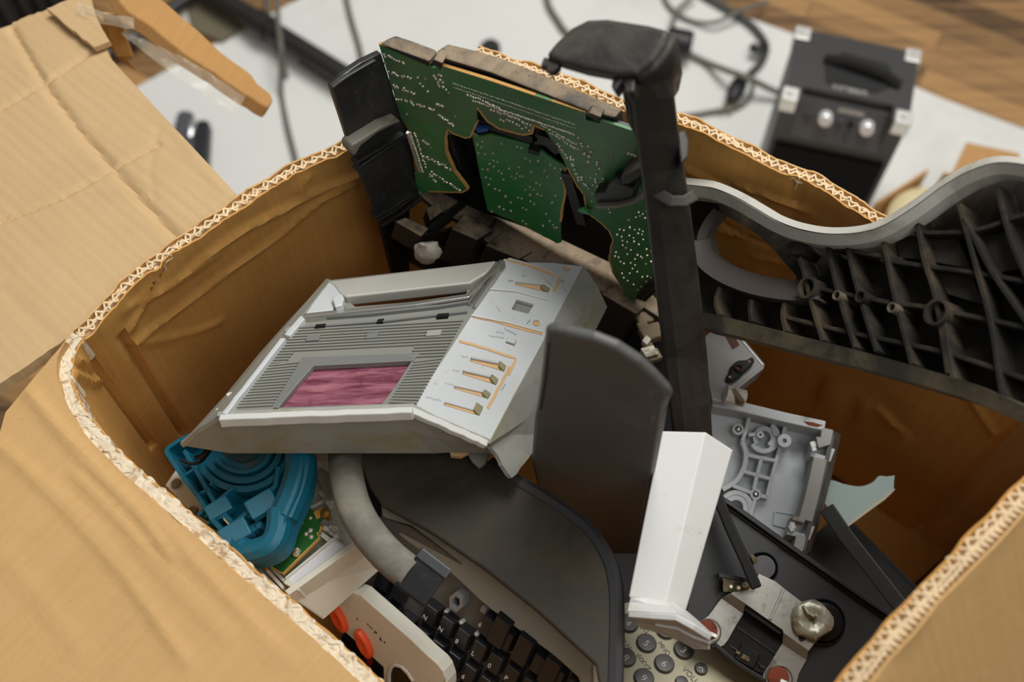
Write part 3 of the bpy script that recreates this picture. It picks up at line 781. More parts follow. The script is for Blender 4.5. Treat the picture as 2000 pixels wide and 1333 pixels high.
    for x, y, w in ((600, 655, 26), (718, 650, 22), (835, 645, 28)):
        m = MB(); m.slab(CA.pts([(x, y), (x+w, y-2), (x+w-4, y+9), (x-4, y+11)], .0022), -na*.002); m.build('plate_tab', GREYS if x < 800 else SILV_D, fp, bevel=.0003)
    # left rim
    m = MB(); m.rib(CA.pts(rough([(437, 808), (500, 728), (553, 660)], 20, .6, 2, False), .004), na, .006, .003); m.rib(CA.pts([(560, 655), (592, 618)], .003), na, .004, .004); m.build('side_rim', SILV, root, bevel=.0006)
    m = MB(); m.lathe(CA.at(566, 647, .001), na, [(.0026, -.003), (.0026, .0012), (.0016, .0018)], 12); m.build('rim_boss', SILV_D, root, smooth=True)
    # left bevelled side
    L1, L2, L3 = W(352, 869, .690), W(632, 552, .668), W(500, 705, .677)
    rt = [CA.at(x, y, .001) for x, y in ((427, 813), (500, 730), (555, 661), (590, 616), (644, 546))]
    rb = [W(352, 869, .690), W(440, 772, .682), W(507, 690, .677), W(560, 630, .673), W(633, 552, .668)]
    rm = [a.lerp(b, .5)+Z*.003 for a, b in zip(rt, rb)]
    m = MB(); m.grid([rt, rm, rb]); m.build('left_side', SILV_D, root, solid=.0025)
    m = MB()
    for px, py, z in ((428, 803, .7085), (449, 773, .704)): m.cbox(W(px, py, z), Vector((.0028, .0012, 0)), Vector((-.0012, .0028, 0)), Vector((0, 0, .002)))
    m.rib([W(x, y, z) for x, y, z in ((392, 845, .700), (450, 780, .700), (520, 700, .692))], Z, .004, .0016)
    m.rib([W(x, y, z) for x, y, z in ((470, 768, .711), (510, 718, .705), (548, 676, .700))], Z, .004, .0022)
    m.build('side_clip', LIPW, root, bevel=.0004)
    # front side with bright upper lip
    ft = [T1+Z*.001, CA.at(560, 807, .001), CA.at(700, 801, .001), T2+Z*.001, CB.at(850, 821, .001), CB.at(900, 843, .001), T3+Z*.001]
    fb = [W(352, 870, .690), W(450, 886, .683), W(640, 886, .684), W(800, 886, .685), W(848, 886, .685), W(890, 884, .684), W(958, 886, .678)]
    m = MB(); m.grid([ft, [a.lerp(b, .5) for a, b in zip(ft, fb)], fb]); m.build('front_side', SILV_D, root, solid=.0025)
    lp = rough([(428, 815), (560, 809), (700, 804), (805, 800)], 22, .7, 4, False)
    m = MB(); m.rib(CA.pts(lp, .0035), na, .006, .0042); lp = rough([(802, 800), (850, 820), (900, 842), (953, 866)], 9, 1.0, 4, False); m.rib(CB.pts(lp, .0016), nb, .004, .0040); m.build('front_lip', LIPW, root, bevel=.0006)
    m = MB(); m.slab([W(x, y, .6795) for x, y in ((878, 878), (892, 876), (915, 884), (900, 892), (880, 890))], Vector((0, 0, -.004))); m.build('torn_notch', TAN, root)
    m = MB(); m.slab([W(x, y, .672) for x, y in rough([(912, 884), (958, 884), (948, 905), (936, 914), (922, 902)], 10, 1.5, 3)], Vector((0, 0, -.003))); m.build('broken_tab', GREYP, root)
    # control strip
    k2 = CR(840, 480, 1200, 1714); k3 = CR(780, 620, 1080, 1250)
    S1 = k2((800, 335), (1050, 355), (1118, 395), (1100, 435), (795, 362)); S2 = k2((810, 502), (970, 545), (915, 632), (762, 592)); S3 = k2((720, 860), (812, 885), (790, 935), (705, 905))
    S4 = k2((385, 1040), (640, 1085), (660, 1078), (712, 1120), (690, 1170), (375, 1075)); S5 = k2((312, 1160), (565, 1212), (585, 1200), (640, 1245), (615, 1295), (302, 1195))
    S6 = k3((450, 560), (680, 612), (700, 588), (748, 622), (722, 662), (447, 580)); S7 = k3((372, 692), (605, 757), (632, 695), (686, 730), (652, 800), (367, 715))
    circ = lambda c, rx, ry, n=14: [(c[0]+rx*cos(2*pi*i/n), c[1]+ry*sin(2*pi*i/n)) for i in range(n)]
    H1 = circ(k2((1275, 210))[0], 7, 4.5); H2 = circ(k2((995, 720))[0], 7.5, 5.5)
    holes = [S1, S2, S3, S4, S5, S6, S7, H1, H2]
    strip_out = [(803, 799), (985, 505), (1030, 512), (1080, 513), (1140, 520), (955, 868), (900, 843), (850, 821)]
    m = MB(); m.slab(CB.pts(strip_out), -nb*.003, [CB.pts(h) for h in holes]); cs_ = m.build('control_strip', SILV, root, bevel=.0005)
    for h in holes[:1]+holes[2:]:
        c = sum((Vector(p) for p in h), Vector((0, 0)))/len(h)
        m = MB(); m.slab(CB.pts([tuple(c+(Vector(p)-c)*.985) for p in h], -.0011), -nb*.0015); m.build('slot_backing', TAN, cs_, label='tan grime inside the slot')
    c = sum((Vector(p) for p in S2), Vector((0, 0)))/4
    m = MB(); m.slab(CB.pts([tuple(c+(Vector(p)-c)*1.15) for p in S2], -.0031), -nb*.001); m.build('display_backing', pm('scuffed_display', rgb(150, 150, 146), .4, .3, var=.3, vs=200, dark=rgb(60, 60, 58), bump=.3), cs_)
    # slider knobs: pale bar filling the far side of each slot, olive tip
    for h, pale, s in ((S1, 1, 1), (S4, 1, 1), (S5, 1, 1), (S6, 0, 1), (S7, 0, 1)):


        tp = [h[-2], h[-3], h[-4], tuple(Vector(h[-4])+(Vector(h[-2])-Vector(h[-3]))*.75)]
        m = MB(); m.slab(CB.pts(tp, .0008 if s else 0), -nb*.004); m.build('slider_knob', pm('olive_knob', rgb(138, 132, 98), .6, bump=.1) if not bpy.data.materials.get('olive_knob') else bpy.data.materials['olive_knob'], root, bevel=.0004)
        a, b = Vector(h[0]), Vector(h[1]); dd = Vector(h[-1])-a
        br_ = [tuple(a+Vector((2, 0))), tuple(b+Vector((1, 0))), tuple(b+dd*.34), tuple(a+dd*.22+Vector((2, 0)))]
        if pale:
            m = MB(); m.slab(CB.pts(br_, .0003), -nb*.0022); m.build('slider_bar', SILV, root, bevel=.0003)
    m = MB(); m.slab(CB.pts(k2((725, 858), (806, 880), (790, 915), (712, 890)), .0006), -nb*.003); m.build('push_button', SILV, root, bevel=.0005)
    # rust-stained grooves
    for L in (k2((720, 130), (860, 165), (1000, 215), (1215, 293), (1190, 350), (1150, 430)), k2((400, 655), (620, 705), (850, 770), (1045, 820)), k2((270, 885), (520, 955), (800, 1050), (780, 1100), (730, 1200)), k3((900, 400), (830, 540), (720, 740))):
        m = MB(); m.rib(CB.pts(rough(L, 12, .7, 6, False), .0004), nb, .0008, .0016); m.build('stained_groove', TAN, cs_)
    m = MB()
    for L in (k2((560, 400), (800, 420), (1090, 500)), k2((385, 645), (720, 712), (1050, 800)), k2((735, 118), (1000, 190), (1225, 285))):
        m.rib(CB.pts(L, .0010), nb, .0012, .0010)
    m.build('raised_line', LIPW, cs_)
    # small worn lettering strokes
    rnd = random.Random(4); m = MB()
    for (x0, y0), (x1, y1), n_ in ((k2((720, 325))[0], k2((775, 335))[0], 5), (k2((545, 835))[0], k2((690, 865))[0], 9), (k2((690, 770))[0], k2((800, 830))[0], 9), (k2((610, 800))[0], k2((690, 815))[0], 5), (k3((215, 650))[0], k3((340, 680))[0], 9), (k3((370, 535))[0], k3((440, 552))[0], 4), (k3((430, 430))[0], k3((490, 445))[0], 4), (k3((500, 315))[0], k3((560, 332))[0], 4), (k2((900, 725))[0], k2((935, 690))[0], 4), (k2((1215, 335))[0], k2((1250, 325))[0], 3), (k3((830, 600))[0], k3((862, 545))[0], 5)):
        for k in range(n_):
            t_ = (k+.5)/n_; x = lerp(x0, x1, t_); y = lerp(y0, y1, t_)+rnd.uniform(-1, 1)
            m.slab(CB.pts([(x, y-1.6), (x+.9, y-1.6), (x+.4, y+1.6), (x-.5, y+1.6)], .00015), -nb*.0003)
    m.build('worn_printing', INK, cs_)
    # right side
    rt = [CB.at(955, 868, .0005), CB.at(1003, 776, .0005), CB.at(1060, 670, .0005), CB.at(1105, 586, .0005), CB.at(1140, 520, .0005)]
    rb = [W(960, 890, .684), W(1042, 868, .668), W(1120, 730, .650), W(1158, 655, .648), W(1186, 600, .652)]
    m = MB(); m.grid([rt, [a.lerp(b, .5)+Vector((.001, 0, .001)) for a, b in zip(rt, rb)], rb]); 
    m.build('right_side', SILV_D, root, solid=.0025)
    sp_ = PW((955, 868, .706), (1045, 862, .672), (1000, 932, .688))
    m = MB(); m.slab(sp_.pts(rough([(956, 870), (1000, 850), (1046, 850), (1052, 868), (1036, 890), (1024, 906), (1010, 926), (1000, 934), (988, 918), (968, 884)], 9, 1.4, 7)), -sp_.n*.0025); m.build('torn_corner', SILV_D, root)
    # body shell behind
    m = MB(); lo = [W(400, 870, .665), W(940, 880, .655), W(1120, 600, .625), W(660, 570, .625)]; hi = [CA.at(445, 806, -.006), CA.at(800, 792, -.006), CA.at(960, 540, -.008), CA.at(655, 560, -.006)]
    inner = [(x, y) for x, y in ((470, 800), (790, 785), (900, 610), (600, 640))]
    m.slab([CA.at(x, y, -.005) for x, y in inner], -na*.03); m.build('tape_mechanism', DARK, root)
    m = MB(); m.tube(cat([W(352, 898, .684), W(370, 906, .682), W(392, 902, .68), W(410, 880, .672)], 5), .0011, 6); m.tube(cat([W(380, 896, .683), W(398, 888, .683), W(408, 868, .68)], 5), .0014, 6); m.build('loose_wire', DARK, root, smooth=True)
cassette_player()

# ------------------------------------------------------------------ broken circuit board on its plastic chassis
def chassis():
    root = thing('circuit_chassis', W(1000, 420, .62), 'broken green circuit board standing on a dusty black chassis', 'electronics')
    TL, TR, BL = W(740, 86, .806), W(1250, 262, .806), W(816, 381, .672)
    B = Plane(TL, TR, BL); n = B.n; ux = (TR-TL).normalized()
    k2 = CR(640, 0, 1340, 1985); k5 = CR(900, 180, 1300, 1270)
    PCB = NT('green_board'); v = PCB.coord()
    c = PCB.mix(PCB.ramp(PCB.noise(v, 16, 4, .6), .35, .7), rgb(46, 116, 60), rgb(78, 142, 80))
    tr = PCB.n('ShaderNodeTexBrick'); tr.inputs['Scale'].default_value = 1; tr.inputs['Brick Width'].default_value = .011; tr.inputs['Row Height'].default_value = .0021; tr.inputs['Mortar Size'].default_value = .00028
    tr.inputs['Color1'].default_value = (0, 0, 0, 1); tr.inputs['Color2'].default_value = (.6, .6, .6, 1); tr.inputs['Mortar'].default_value = (1, 1, 1, 1)
    PCB.l(PCB.coord('UV', rot=(0, 0, .05)), tr.inputs['Vector'])
    c = PCB.mix(PCB.mul(tr.outputs['Color'], .35), c, rgb(28, 92, 66))
    c = PCB.mix(PCB.mul(PCB.ramp(PCB.noise(v, 14, 6, .7, .5), .42, .75), .62), c, rgb(104, 102, 78))
    PCB.col(c); PCB.set(Roughness=.38); PCB.bump(tr.outputs['Color'], .15, .0004)
    FIB = pm('board_fibre', rgb(196, 150, 84), .8, var=.15, vs=90, bump=.2)
    SOL = pm('solder', rgb(214, 206, 190), .30, .55, var=.1, bump=0)
    SCR = pm('dirty_solder', rgb(150, 138, 118), .5, .4, var=.2, vs=200, bump=.2)
    main = k2((283, 245), (430, 298), (570, 350), (570, 372), (625, 387), (635, 366), (900, 449), (1200, 545), (1430, 625), (1430, 665), (1505, 685), (1512, 666), (1720, 735))+[(1275, 268), (1298, 420), (1300, 600)]
    low = k5((1165, 1240), (1085, 1292), (1015, 1268), (1000, 1220), (945, 1130), (920, 1040), (930, 960), (945, 920), (920, 860), (850, 800), (780, 745), (765, 640), (725, 590), (690, 520), (660, 468))
    up = k2((1280, 840), (1245, 780), (1200, 720), (1140, 695), (1130, 740), (1080, 748), (950, 715), (880, 670), (845, 620), (825, 598), (826, 680), (790, 760), (760, 766), (690, 740), (665, 718), (650, 770), (655, 840), (700, 950), (775, 1048), (740, 1068), (560, 1062), (500, 1082), (480, 960), (512, 955), (452, 720), (400, 640), (330, 400))
    o1 = main+rough(low, 7, .9, 3, False)+rough(up, 8, .9, 4, False)
    uvf = (TL, ux, n.cross(ux))
    m = MB(); m.slab(B.pts(o1), -n*.0016); bd = m.build('circuit_board', PCB.m, root, uv=uvf)
    m = MB(); m.rib(B.pts(k2((283, 245), (570, 350)), .0001), n, .0019, .0006); m.rib(B.pts(k2((635, 366), (900, 449), (1430, 625)), .0001), n, .0019, .0006)
    m.rib(B.pts(rough(low[4:], 6, .7, 5, False), .0002), n, .0021, .0010); m.rib(B.pts(rough(up[2:10], 6, .6, 6, False), .0002), n, .0021, .0014); m.rib(B.pts(rough(up[10:21], 6, .6, 7, False), .0002), n, .0021, .0011); m.build('torn_board_edge', FIB, bd, label='tan fibre along the broken edge')
    # the broken-off middle piece hanging a little behind
    B2 = Plane(B.at(925, 265, -.004), B.at(1104, 330, -.006), B.at(1000, 470, .004)); n2 = B2.n
    mid = k2((800, 742), (830, 760), (900, 745), (1000, 770), (1120, 800), (1200, 850), (1320, 928), (1310, 1010), (1315, 1080), (1300, 1150), (1290, 1230), (1292, 1330))+[(1096, 474), (1088, 476), (1020, 440), (952, 411), (936, 335)]
    m = MB(); m.slab(B2.pts(rough(mid, 9, .5, 9)), -n2*.0016); b2 = m.build('broken_board_piece', PCB.m, root, uv=uvf, label='loose middle piece of the green board')
    m = MB(); m.rib(B2.pts(rough(k2((1318, 930), (1308, 1010), (1313, 1080), (1298, 1150), (1288, 1230)), 5, 1.2, 3, False), .0002), n2, .002, .0013); m.build('torn_board_edge', FIB, b2)
    # solder joints
    rnd = random.Random(11); J = []
    def inside(p, poly):
        x, y = p; c_ = False; j = len(poly)-1
        for i in range(len(poly)):
            xi, yi = poly[i]; xj, yj = poly[j]
            if (yi > y) != (yj > y) and x < (xj-xi)*(y-yi)/(yj-yi)+xi: c_ = not c_
            j = i
        return c_
    rows = [((690, 460), (1370, 690), 54, 1.2, 1.5), ((693, 482), (1373, 712), 54, 1.2, 1.4), ((800, 555), (1100, 655), 26, 2, 2.4), ((1100, 655), (1370, 745), 26, 1, 2.2), ((770, 520), (960, 600), 14, 4, 2.6), ((900, 600), (1130, 690), 16, 5, 2.8), ((950, 650), (1120, 720), 10, 8, 3.0), ((1180, 690), (1380, 800), 16, 3, 2.4), ((1230, 730), (1390, 830), 12, 4, 2.6), ((1270, 790), (1330, 880), 6, 4, 3),
            ((455, 730), (528, 955), 26, 1.5, 2.2), ((480, 730), (545, 930), 16, 3, 2.4), ((300, 300), (430, 350), 10, 8, 3), ((330, 395), (470, 440), 12, 8, 3), ((340, 465), (490, 520), 12, 8, 3), ((370, 540), (600, 610), 18, 8, 3), ((600, 575), (640, 590), 5, 4, 3), ((610, 630), (700, 700), 10, 5, 3), ((590, 410), (620, 480), 6, 5, 3), ((530, 860), (690, 940), 16, 6, 3), ((570, 950), (740, 1060), 12, 4, 3), ((530, 770), (560, 800), 6, 8, 3), ((560, 960), (600, 1010), 6, 10, 3), ((610, 400), (660, 500), 6, 8, 3), ((1400, 760), (1520, 1010), 14, 22, 4), ((1660, 850), (1730, 870), 5, 6, 4), ((1340, 850), (1400, 1010), 10, 12, 3), ((1360, 950), (1460, 1050), 9, 8, 3.2), ((490, 420), (560, 520), 4, 8, 3.2)]
    for (x0, y0), (x1, y1), k, jt, r in rows:
        for i in range(k):
            t = (i+.5)/k; p = k2((lerp(x0, x1, t)+rnd.uniform(-jt, jt), lerp(y0, y1, t)+rnd.uniform(-jt, jt)))[0]
            if inside(p, o1): J.append((p, r*rnd.uniform(.8, 1.15)*1.18, 0))
    def scatter(poly, box_, k, r, which, dmin, clus=2):
        got = []; tries = 0
        while len(got) < k and tries < k*60:
            tries += 1; p = (rnd.uniform(box_[0], box_[2]), rnd.uniform(box_[1], box_[3]))
            if inside(p, poly) and all((p[0]-q[0])**2+(p[1]-q[1])**2 > dmin*dmin for q in got):
                got.append(p); J.append((p, r*rnd.uniform(.8, 1.2), which))
                if rnd.random() < .45:
                    q = (p[0]+rnd.uniform(6, 10), p[1]+rnd.uniform(2, 6))
                    if inside(q, poly): got.append(q); J.append((q, r*rnd.uniform(.8, 1.1), which))
    shr = [tuple(Vector((1010, 365))+(Vector(p)-Vector((1010, 365)))*.93) for p in mid]
    scatter(shr, (920, 260, 1105, 475), 66, 2.9, 1, 10)
    lowp = [(1205, 430), (1275, 400), (1295, 480), (1290, 590), (1240, 575), (1215, 540), (1200, 505), (1205, 470)]
    scatter(lowp, (1195, 400, 1295, 590), 85, 3.0, 0, 7)
    scatter([(1150, 345), (1180, 350), (1200, 400), (1195, 425), (1150, 400)], (1140, 340, 1200, 425), 16, 2.6, 0, 7)
    big = [((540, 437), 6.5), ((437, 632), 6), ((512, 1066), 5), ((318, 350), 5), ((1570, 870), 9), ((670, 515), 6), ((705, 645), 6), ((1415, 780), 6), ((1430, 920), 5), ((570, 818), 4.5), ((1255, 1262), 6.5), ((885, 940), 7), ((1200, 945), 8), ((908, 1172), 6)]
    J.sort(key=lambda j: -j[1])
    def joint(p, r, which):
        pl, nn_ = (B2, n2) if which else (B, n)
        c_ = pl.at(p[0], p[1]); rr = r*(c_-CAM).length/FPX*.92
        return c_, nn_, rr
    # one shared shape, each of the hundred most visible its own part, the finest ones one field
    sm = None
    for p, r, w in J[:92]:
        c_, nn_, rr = joint(p, r, w)
        if sm is None:
            m = MB(); m.ball(Vector(), Z, 1.0, 1.05, 8, 3); sm = bpy.data.meshes.new('solder_joint'); sm.from_pydata([tuple(x) for x in m.v], [], m.f)
            for pol in sm.polygons: pol.use_smooth = True
            sm.materials.append(SOL)
        o = bpy.data.objects.new('solder_joint', sm); COL.objects.link(o); o.parent = root
        o.location = c_-root.location; o.rotation_euler = nn_.to_track_quat('Z', 'Y').to_euler(); o.scale = (rr, rr, rr)
    m = MB()
    for p, r, w in J[92:]:
        c_, nn_, rr = joint(p, r, w); m.ball(c_, nn_, rr, 1.1, 6, 2)
    o = m.build('solder_joints', SOL, root, smooth=True); o['kind'] = 'stuff'
    for i, (p, r) in enumerate(big):
        q = k2(p)[0]; w = 1 if i >= 10 else 0; c_, nn_, rr = joint(q, r*.62, w); m = MB(); m.lathe(c_, nn_, [(rr, 0), (rr*.9, rr*.35), (rr*.5, rr*.7), (rr*.25, rr*.5)], 12); m.build('board_screw', SCR, root, smooth=True)
    # rows of pin teeth along the left edge
    m = MB()
    for i in range(30):
        q = B.at(*k2((lerp(443, 512, i/29), lerp(735, 950, i/29)))[0]); m.cbox(q, ux*.0016, n.cross(ux)*.0004, n*.002)
    m.build('pin_row', SOL, root)
    # dusty chassis floor below the board
    BR = B.at(1240, 588)
    D = Plane(BL-Z*.006, BR-Z*.004, W(960, 505, .660)); nd = D.n
    k6 = CR(740, 380, 1300, 2000)
    fl_ = [(822, 376), (870, 372), (960, 395), (1080, 450), (1190, 500), (1290, 560), (1310, 640), (1275, 600)]+k6((1850, 785), (1640, 640), (1530, 615), (1440, 505))+[(1110, 545), (1040, 515), (1000, 500), (960, 470), (905, 430), (865, 420), (830, 402)]
    m = MB(); m.slab(D.pts([(818, 378), (870, 366), (960, 380), (1100, 430), (1300, 520), (1320, 640), (1258, 600), (1199, 560), (1180, 575), (1143, 530), (1035, 512), (950, 470), (900, 432), (850, 405)]), -nd*.004)
    m.build('chassis_floor', DUSTY, root, bevel=.0006)
    def blk(L, off, h, nm='chassis_block'):
        m = MB(); m.slab(D.pts(L, off), -nd*h); return m.build(nm, DUSTY, root, bevel=.0008)
    blk(k6((118, 185), (185, 158), (350, 235), (300, 290)), .001, .016)
    blk(k6((330, 95), (500, 20), (560, 60), (430, 130), (360, 180)), .001, .010)
    blk(k6((508, 235), (600, 132), (800, 245), (690, 315)), .004, .030)
    blk(k6((748, 350), (850, 268), (1078, 392), (985, 448)), .002, .024)
    blk(k6((1555, 690), (1640, 635), (1860, 780), (1800, 832)), .004, .035)
    blk(k6((1040, 460), (1100, 400), (1200, 430), (1230, 480), (1180, 520)), -.002, .02)
    m = MB(); m.rib(D.pts(k6((365, 225), (590, 48)), .004), nd, .006, .003); m.rib(D.pts(k6((385, 235), (600, 62)), .002), nd, .006, .003); m.build('guide_rail', BLK, root)
    m = MB()
    for a, b in (((1290, 270), (1480, 150)), ((1330, 290), (1520, 175)), ((1380, 210), (1500, 240))): m.rib(D.pts(k6(a, b), .003), nd, .006, .0022)
    for i in range(5): m.rib(D.pts(k6((1500+i*12, 245+i*4), (1560+i*10, 205+i*5)), .003), nd, .004, .001)
    m.build('floor_rib', BLK, root)
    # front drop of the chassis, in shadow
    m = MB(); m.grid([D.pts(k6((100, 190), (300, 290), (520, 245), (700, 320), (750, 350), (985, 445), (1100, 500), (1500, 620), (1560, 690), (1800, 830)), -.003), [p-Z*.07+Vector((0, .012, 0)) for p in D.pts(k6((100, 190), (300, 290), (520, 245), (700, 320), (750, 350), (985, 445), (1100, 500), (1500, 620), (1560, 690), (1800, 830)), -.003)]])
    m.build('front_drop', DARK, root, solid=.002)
    FOAM = pm('torn_white_plastic', rgb(206, 200, 184), .8, var=.1, vs=50, dust=rgb(120, 110, 92), dlo=.5, dhi=.7, ds=60, bump=.4)
    m = MB(); q0 = D.at(835, 492, -.004)
    prof = []
    for j in range(9):
        a = pi*j/8; r_ = []
        for i in range(12):
            b = 2*pi*i/12; d = Vector((sin(a)*cos(b), sin(a)*sin(b)*.6, cos(a)*1.1)); r_.append(q0+d*.0085*(1+.55*noise.noise(d*2.2)))
        prof.append(r_)
    m.grid(prof, True); m.build('torn_lump', FOAM, root, smooth=True, label='white torn plastic lump')
    LUMP = pm('dusty_lump', rgb(140, 124, 100), .85, var=.2, vs=90, bump=.4)
    m = MB()
    for x, y, s in ((1850, 870, .006), (1900, 970, .008), (1880, 1070, .004), (1840, 920, .004), (1905, 1130, .006)):
        q = k6((x, y))[0]; m.cbox(W(q[0], q[1], .628), Vector((s*1.6, s*.5, 0)), Vector((-s*.6, s, s*.4)), Vector((0, 0, s)))
    m.build('connector_block', LUMP, root, bevel=.001)
    # white connector bits
    m = MB(); m.cbox(W(1268, 690, .64), Vector((.008, .002, 0)), Vector((-.003, .006, 0)), Vector((0, 0, .006))); m.cbox(W(1262, 668, .636), Vector((.003, .004, 0)), Vector((-.003, .003, 0)), Vector((0, 0, .006))); m.build('white_connector', FOAM, root, bevel=.0006)
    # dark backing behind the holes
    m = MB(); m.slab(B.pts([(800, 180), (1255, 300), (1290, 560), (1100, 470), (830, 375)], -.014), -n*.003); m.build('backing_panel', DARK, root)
    m = MB()
    for L in (((870, 262), (910, 372)), ((932, 240), (1040, 275)), ((1050, 262), (1090, 300)), ((1105, 340), (1135, 440))):
        m.rib(B.pts(L, -.004), n, .010, .006)
    m.cbox(B.at(1075, 268, -.004), ux*.012, n.cross(ux)*.008, n*.008); m.cbox(B.at(1045, 290, -.004), ux*.006, n.cross(ux)*.004, n*.006); m.build('component', BLK, root)
    m = MB(); m.slab(B.pts(k2((818, 715), (880, 712), (888, 728), (830, 738)), -.001), -n*.004); m.build('blue_component', pm('blue_film', rgb(30, 78, 150), .5, bump=.05), root)
    m = MB(); m.slab(B.pts(k5((722, 735), (760, 722), (790, 745), (800, 765), (750, 752)), .003), -n*.0016); m.build('board_splinter', pm('bright_green_splinter', rgb(60, 150, 86), .4, bump=.1), root)
    # top rails behind the board
    HZ = TL.z; DV = (BL-TL).normalized()
    m = MB(); m.slab([W(x, y, HZ+.001) for x, y in k2((285, 240), (330, 212), (375, 194), (470, 225), (600, 273), (600, 300), (562, 340))], DV*.03-n*.004); m.build('top_cap', DUSTY, root, bevel=.0012)
    m = MB(); m.slab([W(x, y, HZ+.004) for x, y in k2((598, 282), (665, 240), (800, 272), (960, 318), (1200, 415), (1635, 602), (1590, 652), (1430, 610), (1230, 530), (900, 400), (640, 322))], DV*.035-n*.006); m.build('top_rail', DUSTY, root, bevel=.0012)
    m = MB(); m.slab([W(x, y, HZ-.002) for x, y in k2((600, 300), (640, 322), (900, 402), (1230, 532), (1430, 612), (1720, 700), (1720, 733), (1430, 622), (1200, 543), (640, 362), (590, 330))], DV*.02-n*.003); m.build('rail_groove', BLK, root)
    for L in (k2((567, 352), (590, 330), (637, 350), (625, 385)), k2((1428, 640), (1450, 625), (1512, 650), (1505, 683))): m = MB(); m.slab(B.pts(L, .003), -n*.006); m.build('board_clip', DUSTY, root, bevel=.0006)
    # left side plate with ridges
    LP = Plane(TL-Z*.002, BL, W(650, 172, .800)); nl_ = LP.n
    k4 = CR(640, 160, 960, 1422)
    so_ = [(648, 172), (656, 163), (667, 151), (684, 138), (706, 123), (745, 104), (758, 145), (783, 226), (800, 258), (812, 335), (819, 381), (772, 424), (742, 440), (735, 420), (716, 370), (700, 330), (686, 290), (670, 240)]
    m = MB(); m.slab(LP.pts(so_), -nl_*.004); sp = m.build('side_plate', BLK_S, root, bevel=.0008)
    m = MB(); m.slab(LP.pts(k4((200, 600), (215, 550), (330, 480), (480, 385), (620, 330), (640, 350), (500, 400), (380, 490), (290, 560), (235, 650)), .007), -nl_*.009); m.build('broken_lip', pm('lit_grey_lip', rgb(120, 116, 104), .6, var=.15, vs=80, bump=.3), sp, bevel=.0012, label='grey lip with its light in the colour')  # black lip coloured grey where it catches the light
    for L in (k4((255, 730), (280, 700), (480, 580), (670, 465)), k4((275, 790), (300, 740), (490, 610), (680, 480)), k4((420, 1190), (600, 1090), (750, 980)), k4((445, 1215), (620, 1105), (770, 995)), k4((480, 1260), (650, 1150), (830, 1010))):
        m = MB(); m.rib(LP.pts(L, .004), nl_, .006, .0022); m.build('side_ridge', BLK, sp, bevel=.0005)
    m = MB(); m.slab(LP.pts(k4((40, 55), (100, 5), (180, -50), (420, -190), (440, -180), (260, -80), (130, 10), (60, 70)), .002), -nl_*.004); m.build('side_lip', BLK, sp, bevel=.001)
    m = MB(); m.slab(LP.pts([(745, 440), (775, 424), (800, 410), (800, 540), (770, 540)], -.004), -nl_*.004); m.build('lower_plate', DARK, root)
    # clip bracket gripping the right edge, same black plastic
    kc = CR(1020, 20, 1400, 1151)
    m = MB(); m.slab(B.pts(kc((580, 990), (640, 960), (735, 910), (740, 960), (640, 1030), (590, 1035)), .012), -n*.012); m.build('clip_arm', dusty('dusty_clip', rgb(46, 44, 40), rgb(130, 118, 98), .8), root, bevel=.0008)
    m = MB(); m.slab(B.pts(kc((425, 1085), (490, 1078), (505, 1040), (530, 1010), (590, 1030), (670, 1060), (660, 1140), (560, 1165), (440, 1165)), .010), -n*.008); m.build('clip_plate', BLK_S, root, bevel=.001)
    m = MB(); m.rib(B.pts(kc((435, 1172), (560, 1168), (660, 1145), (740, 1105)), .013), n, .006, .0024); m.build('clip_edge', pm('worn_clip_edge', rgb(120, 116, 104), .5, bump=.2), root, bevel=.0006)
    m = MB(); m.rib(B.pts(k5((1100, 1290), (1150, 1240), (1215, 1180)), .006), n, .006, .004); m.rib(B.pts(k5((1130, 1300), (1210, 1225)), .004), n, .006, .003); m.build('lower_clip', BLK, root, bevel=.0008)
chassis()

